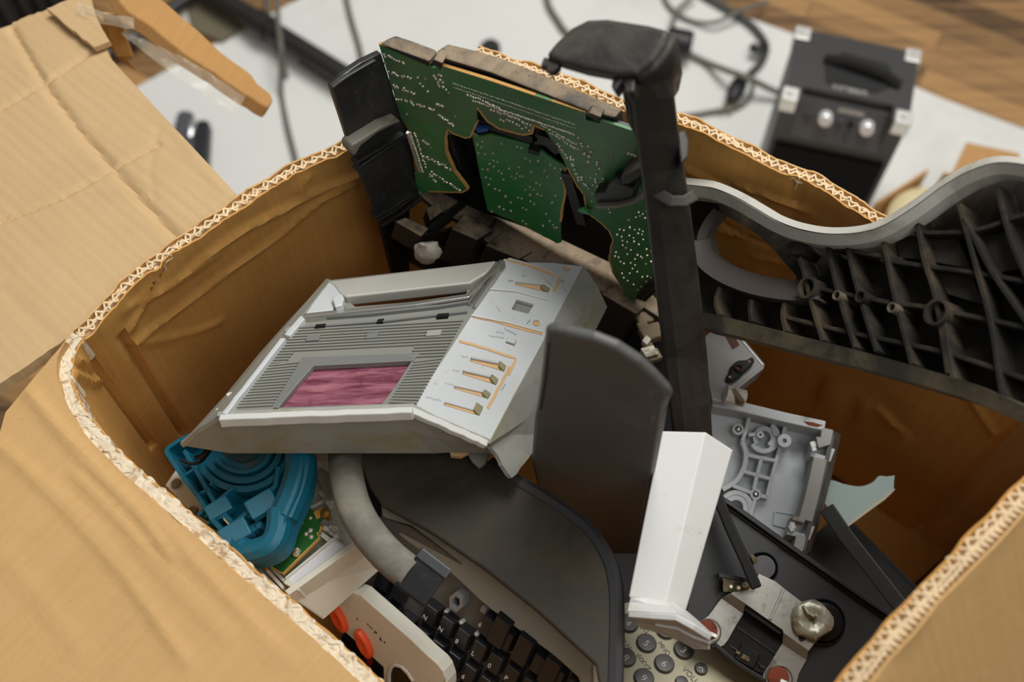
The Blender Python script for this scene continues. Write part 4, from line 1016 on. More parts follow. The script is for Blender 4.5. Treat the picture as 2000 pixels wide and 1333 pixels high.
# ------------------------------------------------------------------ tall black plastic arm with a hooked head
def arm():
    root = thing('hooked_bracket', W(1330, 700, .62), 'tall black plastic bracket with a broad flat hooked head', 'plastic part')
    AM = dusty('dusty_black_arm', rgb(36, 35, 34), rgb(96, 90, 78), .45, .42, -.2, .9, 30)
    st = [(1236, 150, 1312, 112, .890), (1232, 200, 1318, 190, .872), (1240, 262, 1325, 250, .850), (1252, 340, 1337, 330, .822), (1262, 420, 1350, 420, .795), (1272, 500, 1360, 500, .768), (1284, 600, 1372, 600, .735), (1296, 700, 1382, 700, .700), (1308, 800, 1388, 790, .668), (1318, 880, 1392, 860, .640)]
    rows = []
    for lx, ly, rx, ry, z in st:
        L = W(lx, ly, z); R = W(rx, ry, z-.004); e = (R-L); up = (CAM-(L+R)/2).normalized()
        rows.append([L-up*.016, L, L+e*.30+up*.004, L+e*.62+up*.0035, R, R-up*.016, L+e*.5-up*.018])
    m = MB(); Rr = m.grid(rows, True); m.f.append(tuple(Rr[0])); m.f.append(tuple(reversed(Rr[-1]))); m.build('post', AM, root, bevel=.0018, bseg=3)
    k = CR(1000, 0, 1560, 2000)
    HP = PW((1062, 108, .885), (1302, 56, .905), (1238, 146, .897))
    hd = k((222, 385), (300, 290), (410, 185), (525, 128), (660, 122), (950, 166), (1075, 200), (1100, 228), (1060, 320), (980, 430), (860, 515), (720, 520), (500, 480), (330, 430))
    m = MB(); m.slab(HP.pts(hd), -HP.n*.009); m.build('hooked_head', AM, root, bevel=.003, bseg=3)
    m = MB(); m.grid([[HP.at(*p, -.002) for p in k((860, 515), (980, 430), (1060, 320), (1100, 228))], [W(*q, .875) for q in k((870, 600), (985, 560), (1080, 520), (1140, 480))], [W(*q, .858) for q in k((880, 720), (990, 700), (1070, 680), (1115, 600))]]); m.build('neck', AM, root, smooth=True, solid=.004)
    m = MB(); m.slab(HP.pts(k((220, 390), (330, 425), (318, 470), (280, 500), (240, 505), (235, 460), (190, 470)), -.003), -HP.n*.005); m.build('hook_tooth', AM, root, bevel=.001); m = MB(); m.slab(HP.pts(k((700, 525), (770, 530), (860, 540), (850, 640), (790, 650), (770, 560), (710, 640), (690, 600)), -.004), -HP.n*.008); m.build('hook_tooth', AM, root, bevel=.001)
    m = MB(); m.slab([W(*q, z) for q, z in zip(k((770, 640), (820, 640), (850, 860), (870, 980), (800, 840)), (.866, .866, .85, .842, .85))], Vector((.002, .012, -.012))); m.build('inner_lip', pm('grey_inner_lip', rgb(86, 82, 72), .6, var=.2, bump=.2), root, bevel=.0008)
    m = MB(); m.slab([W(x, y, .835) for x, y in ((1322, 258), (1338, 252), (1346, 275), (1344, 305), (1330, 320))], Vector((0, .004, -.012))); m.build('side_tab', AM, root, bevel=.001)
    kc = CR(1020, 20, 1400, 1151)
    pts = [W(*q, .806) for q in kc((735, 1010), (800, 1080), (880, 1130), (960, 1130), (1030, 1090))]
    m = MB(); m.rib([p+(CAM-p).normalized()*.0058 for p in pts], (CAM-pts[2]).normalized(), .004, .006); m.build('collar_band', AM, root, bevel=.001)
arm()
def quadcurve(P, n=8): return [tuple(p) for p in cat([Vector(p) for p in P], n)]
def letter(text, plane, x, y, ang, size, mat, name, parent, off=.0006, depth=.0002):
    """Real lettering lying on a plane: ang is the reading direction in the picture (degrees, clockwise from right)."""
    tc = bpy.data.curves.new('lettering', 'FONT'); tc.body = text; tc.size = size; tc.extrude = depth; tc.align_x = 'CENTER'; tc.align_y = 'CENTER'
    to = bpy.data.objects.new('t', tc); COL.objects.link(to); dg = bpy.context.evaluated_depsgraph_get(); dg.update()
    me = bpy.data.meshes.new_from_object(to.evaluated_get(dg)); bpy.data.objects.remove(to)
    o = plane.at(x, y, off); a = radians(ang); q = plane.at(x+10*cos(a), y+10*sin(a), off)
    ux = (q-o).normalized(); uz = plane.n; uy = uz.cross(ux)
    M4 = Matrix((ux, uy, uz)).transposed().to_4x4(); M4.translation = o
    base = Vector(); p = parent
    while p is not None: base += p.location; p = p.parent
    me.transform(Matrix.Translation(-base) @ M4)
    ob = bpy.data.objects.new(name, me); COL.objects.link(ob); me.materials.append(mat); ob.parent = parent
    return ob

# ------------------------------------------------------------------ black glossy cover plate
pl = PD((1066, 650, .565), (1308, 771, .570), (1140, 1090, .83))
root = thing('cover_plate', pl.at(1180, 1080), 'glossy scratched black plastic cover plate leaning beside the silver player', 'plastic part')
o8 = [(1063, 646), (1085, 647), (1105, 651), (1157, 663), (1202, 681), (1248, 711), (1276, 737), (1303, 766), (1309, 778), (1300, 800), (1293, 842), (1278, 920), (1263, 990), (1254, 1050), (1246, 1085), (1130, 1085), (1076, 1010), (1046, 946), (1036, 900), (1042, 820), (1051, 760), (1058, 700)]
m = MB(); m.slab(pl.pts(o8), -pl.n*.0055); m.build('panel', pm('sheen_black_plastic', rgb(88, 88, 86), .45, var=.2, dust=rgb(112, 110, 104), dlo=.5, dhi=.85, ds=16, bump=.1, scratch=rgb(112, 112, 108)), root, bevel=.0026, bseg=4)  # black plastic; its grey reflected sheen is put into the base colour
m = MB(); m.rib(pl.pts([(1072, 672), (1066, 740), (1056, 800)], .0004), pl.n, .003, .0010); m.build('edge_rib', BLK, root)

# ------------------------------------------------------------------ dark curved panel
pl = PD((720, 890, .745), (1005, 935, .715), (1160, 1290, .645))
root = thing('rounded_cover', pl.at(1000, 1050)-Z*.05, 'dark brown dusty plastic cover with a rounded right edge above the keyboard', 'plastic part')
BRN = pm('dusty_brown_black', rgb(48, 43, 35), .6, var=.15, vs=20, dust=rgb(74, 67, 52), dlo=.4, dhi=.7, ds=9, bump=.12)
o10 = [(690, 870), (800, 865), (930, 885), (965, 908)]+quadcurve([(1000, 940), (1071, 982), (1138, 1030), (1172, 1070), (1193, 1118), (1202, 1185), (1201, 1260), (1198, 1345)], 5)+[(1170, 1345), (1162, 1298), (1049, 1194), (941, 1108), (841, 1040), (745, 987), (720, 950)]
m = MB(); m.slab(pl.pts(o10), -pl.n*.005); m.build('panel', BRN, root, bevel=.0015, bseg=3)
er = quadcurve([(960, 906), (1000, 938), (1071, 980), (1138, 1028), (1172, 1068), (1195, 1118), (1203, 1190), (1200, 1345)], 4)
m = MB(); m.tube(pl.pts(er, -.003), .0046, 8); m.build('rounded_edge', pm('edge_charcoal', rgb(54, 53, 54), .42, var=.1, bump=.1), root, smooth=True)

# ------------------------------------------------------------------ keyboard
KPL = PD((780, 1120, .742), (1130, 1325, .700), (660, 1250, .775)); kn = KPL.n
root = thing('keyboard', KPL.at(930, 1260)-Z*.02, 'black keyboard with a grey rear bar and missing keys at the bottom', 'keyboard')
KGR = pm('keyboard_grey', rgb(150, 148, 136), .5, var=.06, dust=rgb(120, 116, 100), dlo=.5, dhi=.8, ds=15, bump=.08)
KBASE = pm('keyboard_base', rgb(92, 90, 84), .5, var=.1, dust=rgb(70, 66, 58), dlo=.45, dhi=.7, ds=30, bump=.1)
KEY = pm('black_keycap', rgb(36, 36, 38), .32, var=.1, dust=rgb(72, 70, 64), dlo=.55, dhi=.8, ds=60, bump=.08)
LEG = pm('white_legend', rgb(205, 205, 200), .5, bump=0)
m = MB(); m.slab(KPL.pts([(740, 1010), (800, 1030), (1175, 1290), (1180, 1380), (925, 1385), (884, 1330), (722, 1178), (700, 1150)]), -kn*.012); m.build('base', KBASE, root, bevel=.001)
# rear bar
bar_up = [(742, 980), (790, 1004), (841, 1036), (941, 1102), (1049, 1188), (1165, 1290)]
bar_lo = [(1130, 1326), (1068, 1272), (957, 1191), (890, 1130), (850, 1098), (783, 1050), (744, 1008)]
BP = PD((780, 1030, .736), (1110, 1290, .692), (890, 1040, .724))
m = MB(); m.slab(BP.pts(quadcurve(bar_up, 4)+[(1178, 1300), (1178, 1345), (1130, 1345)]+quadcurve(bar_lo, 4)), -BP.n*.02); m.build('rear_bar', KGR, root, bevel=.0025, bseg=3)
m = MB(); m.slab(BP.pts([(1158, 1299), (1180, 1301), (1180, 1345), (1158, 1345)], .004), -BP.n*.012); m.build('bar_end', pm('bar_end_white', rgb(196, 194, 184), .45, bump=.05), root, bevel=.001)
# keys share one cap shape; rows run parallel to the rear bar
o_ = KPL.at(850, 1195); du = (KPL.at(881, 1218)-KPL.at(850, 1195)); dv = (KPL.at(832, 1240)-KPL.at(850, 1195))
def keycap(w=1.0, d=1.0, h=.0075):
    a, b = du*.88*w, dv*.84*d; s_ = .80
    m = MB(); lo = [-a/2-b/2, a/2-b/2, a/2+b/2, -a/2+b/2]
    sh = kn*h-b*.03
    m.prism([p*s_+sh for p in lo], [p for p in lo]); return m
def key_mesh(mb):
    me = bpy.data.meshes.new('key'); me.from_pydata([tuple(v) for v in mb.v], [], mb.f); bm = bmesh.new(); bm.from_mesh(me); bmesh.ops.recalc_face_normals(bm, faces=bm.faces)
    bmesh.ops.bevel(bm, geom=[e for e in bm.edges if len(e.link_faces) == 2 and e.calc_face_angle(0) > .5], offset=.0007, segments=2, affect='EDGES', profile=.5)
    bm.to_mesh(me); bm.free(); me.materials.append(KEY); return me
KM = key_mesh(keycap()); KW = key_mesh(keycap(1.15, 1.5, .008))
chars = {(0, 0): 'N', (1, 0): 'N', (2, 0): '8', (3, 0): 'L', (4, 0): '0', (1, 1): 'I', (2, 1): 'K', (3, 1): '6', (4, 1): '0', (0, 1): 'J', (2, 2): 'H', (1, 2): '1', (3, 2): '5', (5, 0): 'P', (5, 1): ';'}
def put_key(me, c, lab=None):
    k = bpy.data.objects.new('key', me); COL.objects.link(k); k.parent = root; k.location = c-root.location
    if lab:
        P_ = Plane(c+kn*.0079, c+du+kn*.0079, c+dv+kn*.0079)
        tc = bpy.data.curves.new('legend', 'FONT'); tc.body = lab; tc.size = .0042; tc.extrude = .0001; tc.align_x = 'CENTER'; tc.align_y = 'CENTER'
        to = bpy.data.objects.new('t', tc); COL.objects.link(to); dg = bpy.context.evaluated_depsgraph_get(); dg.update()
        me2 = bpy.data.meshes.new_from_object(to.evaluated_get(dg)); bpy.data.objects.remove(to)
        ux = du.normalized(); uz = kn; uy = uz.cross(ux)
        M4 = Matrix((ux, uy, uz)).transposed().to_4x4(); M4.translation = kn*.00765+dv*.12-du*.16; me2.transform(M4)
        l = bpy.data.objects.new('key_legend', me2); COL.objects.link(l); me2.materials.append(LEG); l.parent = k
for r in range(-1, 5):
    for c in range(-3, 9):
        if r == -1 and c < 3: continue
        if (r, c) in ((0, -1),): continue
        p = o_+du*c+dv*r; q_ = p-CAM; px_ = 1000+FPX*q_.x/q_.dot(FWD); py_ = 666.5-FPX*q_.dot(UPV)/q_.dot(FWD)
        if (px_-705) < (py_-1164)*.99+4: continue
        put_key(KM, p, chars.get((c, r)))
for i, (x, y) in enumerate(((985, 1228), (1030, 1263), (1082, 1306))): put_key(KW, KPL.at(x, y, .002), '0' if i == 1 else None)
# bare posts where caps are missing
m = MB(); q = KPL.at(902, 1168); hx = [q+du*(.42*cos(pi/3*i))+dv*(.40*sin(pi/3*i)) for i in range(6)]; m.slab([p+kn*.007 for p in hx], -kn*.008, [[q+(p-q)*.5+kn*.007 for p in hx]]); m.build('key_post', pm('key_post_grey', rgb(120, 121, 120), .5, bump=.1), root, bevel=.0004)
m = MB(); m.cbox(KPL.at(948, 1188, .002), du*.3, dv*.25, kn*.006); m.build('key_post', bpy.data.materials['key_post_grey'], root, bevel=.0004)
for x, y in ((943, 1219), (876, 1193), (935, 1236), (905, 1213)):
    m = MB(); m.lathe(KPL.at(x, y), kn, [(.0016, 0), (.0015, .003), (.0007, .0036)], 10); m.build('key_spring', pm('spring_cap', rgb(206, 204, 198), .3, .3, bump=0) if not bpy.data.materials.get('spring_cap') else bpy.data.materials['spring_cap'], root, smooth=True)

# ------------------------------------------------------------------ curved dusty grey handle with a black end block
HOSE = pm('dusty_grey_rubber', rgb(104, 101, 92), .7, var=.12, vs=30, dust=rgb(132, 128, 114), dlo=.42, dhi=.66, ds=34, dark=rgb(58, 56, 52), bump=.25)
root = thing('bent_tube', U(715, 1020, .75), 'dusty grey bent plastic tube ending in a black square block', 'tube')
pa = [U(x, y, d) for x, y, d in quadcurve([(673, 876, .742), (676, 925, .705), (690, 985, .690), (716, 1036, .682), (758, 1086, .675), (802, 1122, .670)], 6)]
up = (CAM-pa[12]).normalized()
m = MB(); m.tube(pa, .0068, 16, flat=.0093, up=up); m.build('grip', HOSE, root, smooth=True)
m = MB(); e_ = (pa[-1]-pa[-4]).normalized(); s_ = e_.cross(up).normalized(); m.cbox(pa[-1]+e_*.006-up*.002, e_*.020, s_*.019, up*.014); m.build('end_block', pm('end_block_black', rgb(26, 26, 27), .55, var=.2, dust=rgb(60, 58, 52), dlo=.55, dhi=.8, ds=60, bump=.15, spec=.3), root, bevel=.0014)
m = MB(); m.cbox(U(846, 1100, .668), e_*.020, s_*.006, up*.008); m.build('end_tab', pm('tab_charcoal', rgb(66, 68, 70), .4, bump=.1), root, bevel=.0008)

# ------------------------------------------------------------------ off-white office machine body
TP = PD((560, 1156, .705), (696, 1060, .712), (335, 930, .775)); tn = TP.n
WHT = pm('aged_white_plastic', rgb(206, 204, 190), .5, var=.06, vs=14, dust=rgb(160, 154, 136), dlo=.52, dhi=.78, ds=20, dark=rgb(140, 132, 112), bump=.12)
PALE = pm('pale_lilac_plastic', rgb(206, 206, 210), .4, var=.03, bump=.06)
root = thing('printer_body', TP.at(540, 1060)-Z*.06, 'off white machine body with an open top and small green board inside', 'machine')
k7 = CR(300, 840, 680, 1333)
front = [(697, 1059), (562, 1157), (520, 1186)]
m = MB(); m.slab(TP.pts([(322, 948), (345, 915), (480, 850), (640, 880), (700, 1000), (697, 1059), (562, 1157), (540, 1165), (440, 1070)], -.010), -tn*.02); m.build('deck', WHT, root, bevel=.0008)
fs = [TP.at(697, 1059, .001), TP.at(562, 1157, .001), TP.at(558, 1160, .001)]
fb = [U(751, 1106, .730), U(634, 1209, .722), U(631, 1212, .722)]
m = MB(); m.slab([fs[0], fs[1], fs[2], fb[2], fb[1], fb[0]], Vector((.004, .006, -.001))); m.build('front_panel', WHT, root, bevel=.0008)
m = MB(); m.rib(TP.pts([(697, 1059), (562, 1157), (560, 1159)], .0018), tn, .012, .0040); m.rib(TP.pts([(556, 1135), (585, 1150)], .001), tn, .010, .003); m.build('top_rim', WHT, root, bevel=.0006)
m = MB(); rr = k7((905, 1015), (1230, 745), (1325, 800), (960, 1105)); m.rib(TP.pts(rr, .0006), tn, .008, .0013, closed=True); m.build('tray_rim', WHT, root)
m = MB(); m.slab(TP.pts(k7((912, 1015), (1228, 752), (1315, 800), (960, 1098)), -.001), -tn*.006); m.build('label_plate', PALE, root, bevel=.0005, label='pale lilac rectangular plate')
m = MB()
for L in (k7((740, 985), (860, 1100)), k7((775, 960), (890, 1085)), k7((805, 940), (920, 1060))): m.rib(TP.pts(L, -.002), tn, .006, .0018)
for L in (k7((1130, 700), (1210, 760)), k7((1160, 670), (1260, 700)), k7((1205, 660), (1255, 740), (1200, 760)), k7((1110, 280), (1200, 440), (1160, 490)), k7((1140, 420), (1190, 490))): m.rib(TP.pts(L, -.001), tn, .008, .0026)
m.lathe(TP.at(*k7((1235, 690))[0], -.001), tn, [(.0030, -.006), (.0030, 0), (.0016, 0), (.0016, -.005)], 14)
m.build('inner_rib', WHT, root)
m = MB(); m.slab(TP.pts(k7((865, 690), (1000, 540), (1050, 515), (960, 640), (880, 705)), .0), -tn*.004); m.slab(TP.pts(k7((880, 600), (960, 520), (1000, 500), (900, 640)), -.003), -tn*.004); m.build('pale_strip', PALE, root, bevel=.0004)
m = MB(); m.tube(TP.pts(quadcurve(k7((1000, 480), (1030, 510), (1080, 530), (1160, 490)), 5), -.004), .0014, 6); m.tube(TP.pts(quadcurve(k7((960, 140), (1060, 190), (1120, 250)), 5), -.002), .004, 8); m.build('wire_guide', WHT, root, smooth=True)
m = MB(); m.slab(TP.pts(rough(k7((1110, 270), (1150, 255), (1220, 310), (1240, 450), (1190, 470), (1140, 380)), 8, .8, 2), .002), -tn*.004); m.build('cracked_tab', pm('grimy_white', rgb(150, 145, 130), .7, var=.25, vs=70, bump=.3), root)
PCB2 = NT('small_green_board'); v = PCB2.coord(); c = PCB2.mix(PCB2.ramp(PCB2.noise(v, 24, 4), .35, .7), rgb(34, 86, 40), rgb(62, 118, 58)); c = PCB2.mix(PCB2.mul(PCB2.ramp(PCB2.noise(v, 120, 6, .7), .6, .7), .5), c, rgb(78, 100, 62)); PCB2.col(c); PCB2.set(Roughness=.32)
m = MB(); pb = k7((1040, 525), (1075, 540), (1118, 575), (1150, 610), (1128, 640), (1148, 660), (1138, 700), (1120, 705), (1135, 740), (885, 985), (800, 935), (735, 880), (860, 720)); m.slab(TP.pts(pb, .002), -tn*.0016); sb = m.build('small_board', PCB2.m, root)
m = MB(); m.rib(TP.pts(k7((1148, 660), (1138, 700), (1120, 706), (1135, 740), (885, 985), (800, 937)), .0021), tn, .0018, .0010); m.build('board_edge', pm('ochre_board_edge', rgb(190, 146, 72), .8, bump=.1), sb)
for x, y, r in ((980, 835, 2.6), (1000, 655, 1.5), (985, 690, 1.5), (1075, 605, 1.3), (1075, 690, 1.7), (1045, 715, 1.5), (965, 680, 1.2), (1080, 735, 1.6), (1015, 640, 1.1)):
    m = MB(); m.ball(TP.at(*k7((x, y))[0], .002), tn, r*.001*.95, .8, 8, 3); m.build('solder_joint', bpy.data.materials['solder'], sb, smooth=True)
m = MB(); m.tube([TP.at(*k7((975, 850))[0], .003), TP.at(*k7((985, 815))[0], .0075)], [.0022, .0006], 8); m.build('solder_spike', bpy.data.materials['solder'], sb, smooth=True)
GOLD = pm('brass_screw', rgb(196, 146, 72), .4, .7, var=.15, vs=200, bump=.2)
for x, y, r in ((752, 922, .0031), (1180, 575, .0032)):
    m = MB(); c_ = TP.at(*k7((x, y))[0], .002); m.lathe(c_, tn, [(r*.6, -.005), (r*.6, .0004), (r, .0006), (r*.9, .0018), (r*.4, .0024)], 14); m.build('brass_screw', GOLD, root, smooth=True)
m = MB(); m.cbox(TP.at(*k7((1150, 580))[0], .001), Vector((.006, .003, 0)), Vector((-.002, .004, 0)), tn*.003); m.build('gold_contact', GOLD, sb)
for x, y in ((155, 370), (268, 560)):
    m = MB(); c_ = TP.at(*k7((x, y))[0], -.009); m.lathe(c_, tn, [(.0034, 0), (.0032, .001), (.0018, .0004)], 12); m.build('post_hole', pm('grime_post', rgb(130, 120, 96), .8, bump=.2) if not bpy.data.materials.get('grime_post') else bpy.data.materials['grime_post'], root, smooth=True)

# ------------------------------------------------------------------ teal tool housing half
TE = PD((370, 890, .744), (560, 960, .708), (500, 1080, .696)); en = TE.n
TEAL = pm('teal_plastic', rgb(4, 90, 112), .45, var=.16, vs=30, dust=rgb(84, 76, 62), dlo=.55, dhi=.72, ds=34, bump=.12)
root = thing('tool_housing', TE.at(470, 970)-Z*.03, 'teal plastic power tool housing half with inner ribs, at the left box corner', 'tool housing')
out = quadcurve(k7((95, 165), (88, 140), (112, 112), (190, 62)), 4)+k7((330, 0), (620, -60), (940, -20))+quadcurve(k7((1010, 120), (1015, 260), (985, 400), (935, 520), (880, 640), (850, 740), (800, 810), (720, 852), (640, 872), (585, 862)), 4)+k7((585, 835), (515, 740), (410, 625), (305, 460), (190, 310))
m = MB(); m.slab(TE.pts(out, -.012), -en*.004); m.build('shell_floor', TEAL, root)
m = MB(); m.rib(TE.pts(out, .003), en, .016, .0026, closed=True); m.build('outer_rim', TEAL, root, bevel=.0007)
def tl(*a): return TE.pts(k7(*a))
m = MB()
for L, w in ((((205, 140), (330, 350), (415, 500)), .0026), (((415, 500), (545, 390)), .002), (((545, 640), (690, 520), (830, 380), (850, 250)), .0028), (((545, 640), (415, 500)), .0018), (((350, 600), (415, 500)), .0022), (((190, 320), (300, 250)), .0018), (((280, 450), (380, 400)), .0018), (((300, 580), (420, 490)), .002), (((380, 380), (400, 350)), .0016), (((360, 640), (470, 590), (545, 645)), .0022), (((640, 600), (720, 530), (760, 460)), .0018)):
    m.rib(TE.pts(k7(*L), .001), en, .012, w)
m.build('inner_rib', TEAL, root, bevel=.0005)
def arc(cx, cy, r, a0, a1, n=18, sq=1.0): return [(cx+r*cos(radians(lerp(a0, a1, i/n))), cy+r*sq*sin(radians(lerp(a0, a1, i/n)))) for i in range(n+1)]
m = MB()
for r, off, w in ((330, -.001, .004), (270, -.005, .004), (205, -.008, .003)): m.rib(TE.pts(k7(*arc(600, 90, r, 5, 150, 20, .95)), off), en, .010, w)
m.build('motor_cradle', TEAL, root, bevel=.0008)
m = MB(); m.slab(TE.pts(k7(*arc(600, 70, 150, 0, 360, 20)), -.010), -en*.003); m.build('cradle_floor', pm('teal_shadow_grime', rgb(34, 62, 66), .7, var=.2, bump=.2), root)  # shade inside the cradle is put into this darker, grimy teal
# the grip loop at the lower end, a thick round rim with moulded lugs
m = MB(); lo = quadcurve(k7((860, 560), (850, 700), (800, 790), (700, 830), (640, 838), (600, 815)), 5); m.tube(TE.pts(lo, -.001), .0070, 10); m.build('grip_rim', TEAL, root, smooth=True)
m = MB(); m.tube(TE.pts(quadcurve(k7((1000, 130), (1000, 280), (960, 430), (890, 600)), 5), -.003), .0085, 10); m.build('side_rim', TEAL, root, smooth=True)
m = MB()
for i, (x, y) in enumerate(((600, 700), (640, 690), (680, 672), (712, 650))):
    q = TE.at(*k7((x, y))[0], -.002); m.tube([q, q-en*.010], .0026, 8)
m.build('moulded_flute', TEAL, root, smooth=True)
m = MB(); m.cbox(TE.at(*k7((455, 545))[0], .000), Vector((.012, .008, 0)), Vector((-.005, .008, 0)), en*.006); m.build('inner_block', TEAL, root, bevel=.001)
m = MB(); m.cbox(TE.at(*k7((748, 515))[0], .001), Vector((.014, .009, 0)), Vector((-.006, .010, 0)), en*.005); m.cbox(TE.at(*k7((568, 712))[0], .000), Vector((.014, .009, 0)), Vector((-.006, .010, 0)), en*.006); m.build('raised_lug', TEAL, root, bevel=.001)
m = MB(); m.slab(TE.pts(k7((475, 600), (485, 612), (520, 648), (515, 655), (480, 618)), .003), -en*.002); m.build('straw_chip', pm('straw', rgb(200, 176, 120), .8, bump=.1), root)

# ------------------------------------------------------------------ white remote with orange buttons
RP = PD((690, 1190, .731), (860, 1330, .716), (690, 1260, .746)); rn = RP.n
root = thing('remote_control', RP.at(770, 1260)-Z*.02, 'dirty white handset with round orange buttons at the bottom left', 'remote control')
kr = CR(640, 1160, 900, 2000)
ro = [(650, 1172), (690, 1158)]+kr((500, 30), (680, 190), (1000, 470), (1250, 690), (1500, 930), (1650, 1060), (1740, 1180), (1790, 1331), (1800, 1480), (830, 1480), (832, 1331), (828, 1110), (620, 920), (420, 730), (230, 560), (60, 400))
lens = kr((930, 1331), (935, 1220), (960, 1140), (1010, 1110), (1090, 1140), (1160, 1210), (1240, 1331), (1260, 1420), (930, 1420))
m = MB(); m.slab(RP.pts(ro), -rn*.010, [RP.pts(lens)]); m.build('case', WHT, root, bevel=.0016, bseg=3)
m = MB(); m.rib(RP.pts(kr((905, 1400), (908, 1225), (940, 1120), (1000, 1085), (1100, 1115), (1180, 1190), (1270, 1331)), .0008), rn, .002, .002); m.build('lens_rim', PALE, root, bevel=.0005)
m = MB(); m.slab(RP.pts([tuple(Vector(p)) for p in lens], -.0012), -rn*.003); m.build('lens', pm('amber_black_lens', rgb(20, 16, 10), .15, var=.4, dust=rgb(90, 64, 18), dlo=.6, dhi=.75, ds=50, bump=.1), root)
ORN = pm('orange_rubber', rgb(226, 84, 40), .45, var=.06, dust=rgb(150, 60, 36), dlo=.6, dhi=.75, ds=60, bump=.08)
for x, y in ((570, 735), (190, 350)):
    px, py = kr((x, y))[0]
    e = [RP.at(px+15*cos(a)*.9+9*sin(a), py+26*sin(a)+8*cos(a)) for a in [2*pi*i/24 for i in range(24)]]; c_ = sum(e, Vector())/24
    m = MB(); m.grid([[c_+(p-c_)*s+rn*h for p in e] for s, h in ((1, -.001), (1, .0024), (.93, .0034), (.75, .0040), (.4, .0036), (.02, .0034))], True); m.build('orange_button', ORN, root, smooth=True, label='round orange rubber button')
m = MB(); rnd = random.Random(6)
for x, y in ((440, 370), (600, 450), (630, 490), (655, 520), (690, 590), (725, 575), (700, 560), (790, 660), (800, 700), (850, 720), (775, 680)):
    a = rnd.uniform(.3, 1.4); P_ = [(x, y), (x+22*cos(a), y+40*sin(a))]; m.rib(RP.pts(kr(*P_), .0002), rn, .0004, .0006)
m.build('worn_lettering', pm('worn_black_print', rgb(60, 58, 54), .6, bump=0), root)
m = MB(); m.slab(RP.pts(kr((210, 640), (420, 745), (620, 935), (820, 1120), (820, 1400), (500, 1300), (200, 800)), -.010), -rn*.01); m.build('underside', DARK, root)
m = MB(); e = RP.pts(kr((540, 930), (600, 930), (660, 1060), (640, 1110), (580, 1060)), -.008); m.slab(e, -rn*.003); m.build('red_reflection', pm('deep_red_reflection', rgb(130, 30, 26), .4, bump=.05), root, bevel=.0008)  # dark red slab stands for a button's reflection below the edge

# ------------------------------------------------------------------ cream telephone keypad
FPn = PD((1240, 1270, .745), (1350, 1270, .750), (1290, 1330, .735)); fn = FPn.n
CREAM = pm('cream_phone_plastic', rgb(188, 182, 152), .5, var=.05, dust=rgb(150, 142, 112), dlo=.5, dhi=.8, ds=30, bump=.1)
BTN = pm('charcoal_button', rgb(72, 68, 64), .4, var=.06, bump=.06); PRN = pm('grey_print', rgb(104, 100, 88), .6, bump=0)
root = thing('telephone_keypad', FPn.at(1300, 1290)-Z*.02, 'cream telephone keypad with round dark number buttons at the bottom edge', 'telephone')
fo_ = [(1204, 1180), (1260, 1170), (1345, 1200), (1420, 1262), (1480, 1302), (1520, 1345), (1520, 1380), (1196, 1380)]
m = MB(); m.slab(FPn.pts(fo_), -fn*.012); m.build('case', CREAM, root, bevel=.001)
def pbtn(x, y, r, txt, rx=1.0):
    c_ = FPn.at(x, y); R_ = r*(c_-CAM).length/FPX
    m = MB(); m.lathe(c_, fn, [(R_*1.10, .0), (R_*1.10, .0005), (R_*1.02, .0004)], 28, cap=False); m.build('button_ring', PRN, root, smooth=True)
    m = MB(); m.lathe(c_, fn, [(R_, -.001), (R_, .0012), (R_*.93, .0019), (R_*.5, .0021)], 28); b = m.build('number_button', BTN, root, smooth=True)
    if txt: letter(txt, FPn, x, y, 45, R_*1.05, LEG, 'button_digit', b, off=.0023)
    return b
for x, y, t_ in ((1262, 1258, '5'), (1335, 1271, '3'), (1297, 1298, '6'), (1222, 1286, '8'), (1257, 1326, '9'), (1300, 1232, '2'), (1227, 1219, '4')): pbtn(x, y, 18.5, t_)
b = pbtn(1369, 1308, 12, None); m = MB(); m.rib(FPn.pts([(1364, 1304), (1372, 1305), (1372, 1313)], .0024), fn, .0004, .0006); m.build('button_mark', LEG, b)
pbtn(1331, 1334, 12, None)
for x, y, t_ in ((1222, 1259, 'TUV'), (1297, 1268, 'MNO'), (1256, 1294, 'WXYZ'), (1261, 1232, 'JKL')): letter(t_, FPn, x, y, 52, .0040, PRN, 'key_letters', root, off=.0002)
letter('VOLUME', FPn, 1357, 1330, 48, .0050, PRN, 'key_letters', root, off=.0002)

# ------------------------------------------------------------------ white duct piece
DU = pm('white_duct_plastic', rgb(212, 212, 208), .38, var=.04, vs=12, dust=rgb(188, 182, 168), dlo=.55, dhi=.78, ds=24, dark=rgb(170, 160, 140), bump=.06)
A1, A2, A3 = U(1292, 843, .668), U(1378, 845, .664), U(1431, 880, .672)
B1, B2, B3 = U(1228, 1167, .645), U(1300, 1180, .632), U(1338, 1199, .638)
q1 = Plane(A1, A2, B1); B2 = q1.at(1300, 1180); q2 = Plane(A2, A3, B2); B3 = q2.at(1338, 1199)
bk = -(CAM-A2).normalized()
root = thing('white_duct', A2.lerp(B2, .5)+bk*.04, 'white angular plastic duct piece standing right of the black cover plate', 'plastic part')
m = MB(); rows = []
for t in (0, 1): rows.append([A1.lerp(B1, t)+bk*.020, A1.lerp(B1, t), A2.lerp(B2, t), A3.lerp(B3, t), A3.lerp(B3, t)+bk*.020])
m.grid(rows); m.build('shell', DU, root, solid=.0022, bevel=.0007)
m = MB(); m.slab([A1+bk*.001, A2+bk*.001, A3+bk*.001, A3+bk*.019, A2+bk*.019, A1+bk*.019], (B2-A2).normalized()*.002); m.build('top_cap', DU, root)
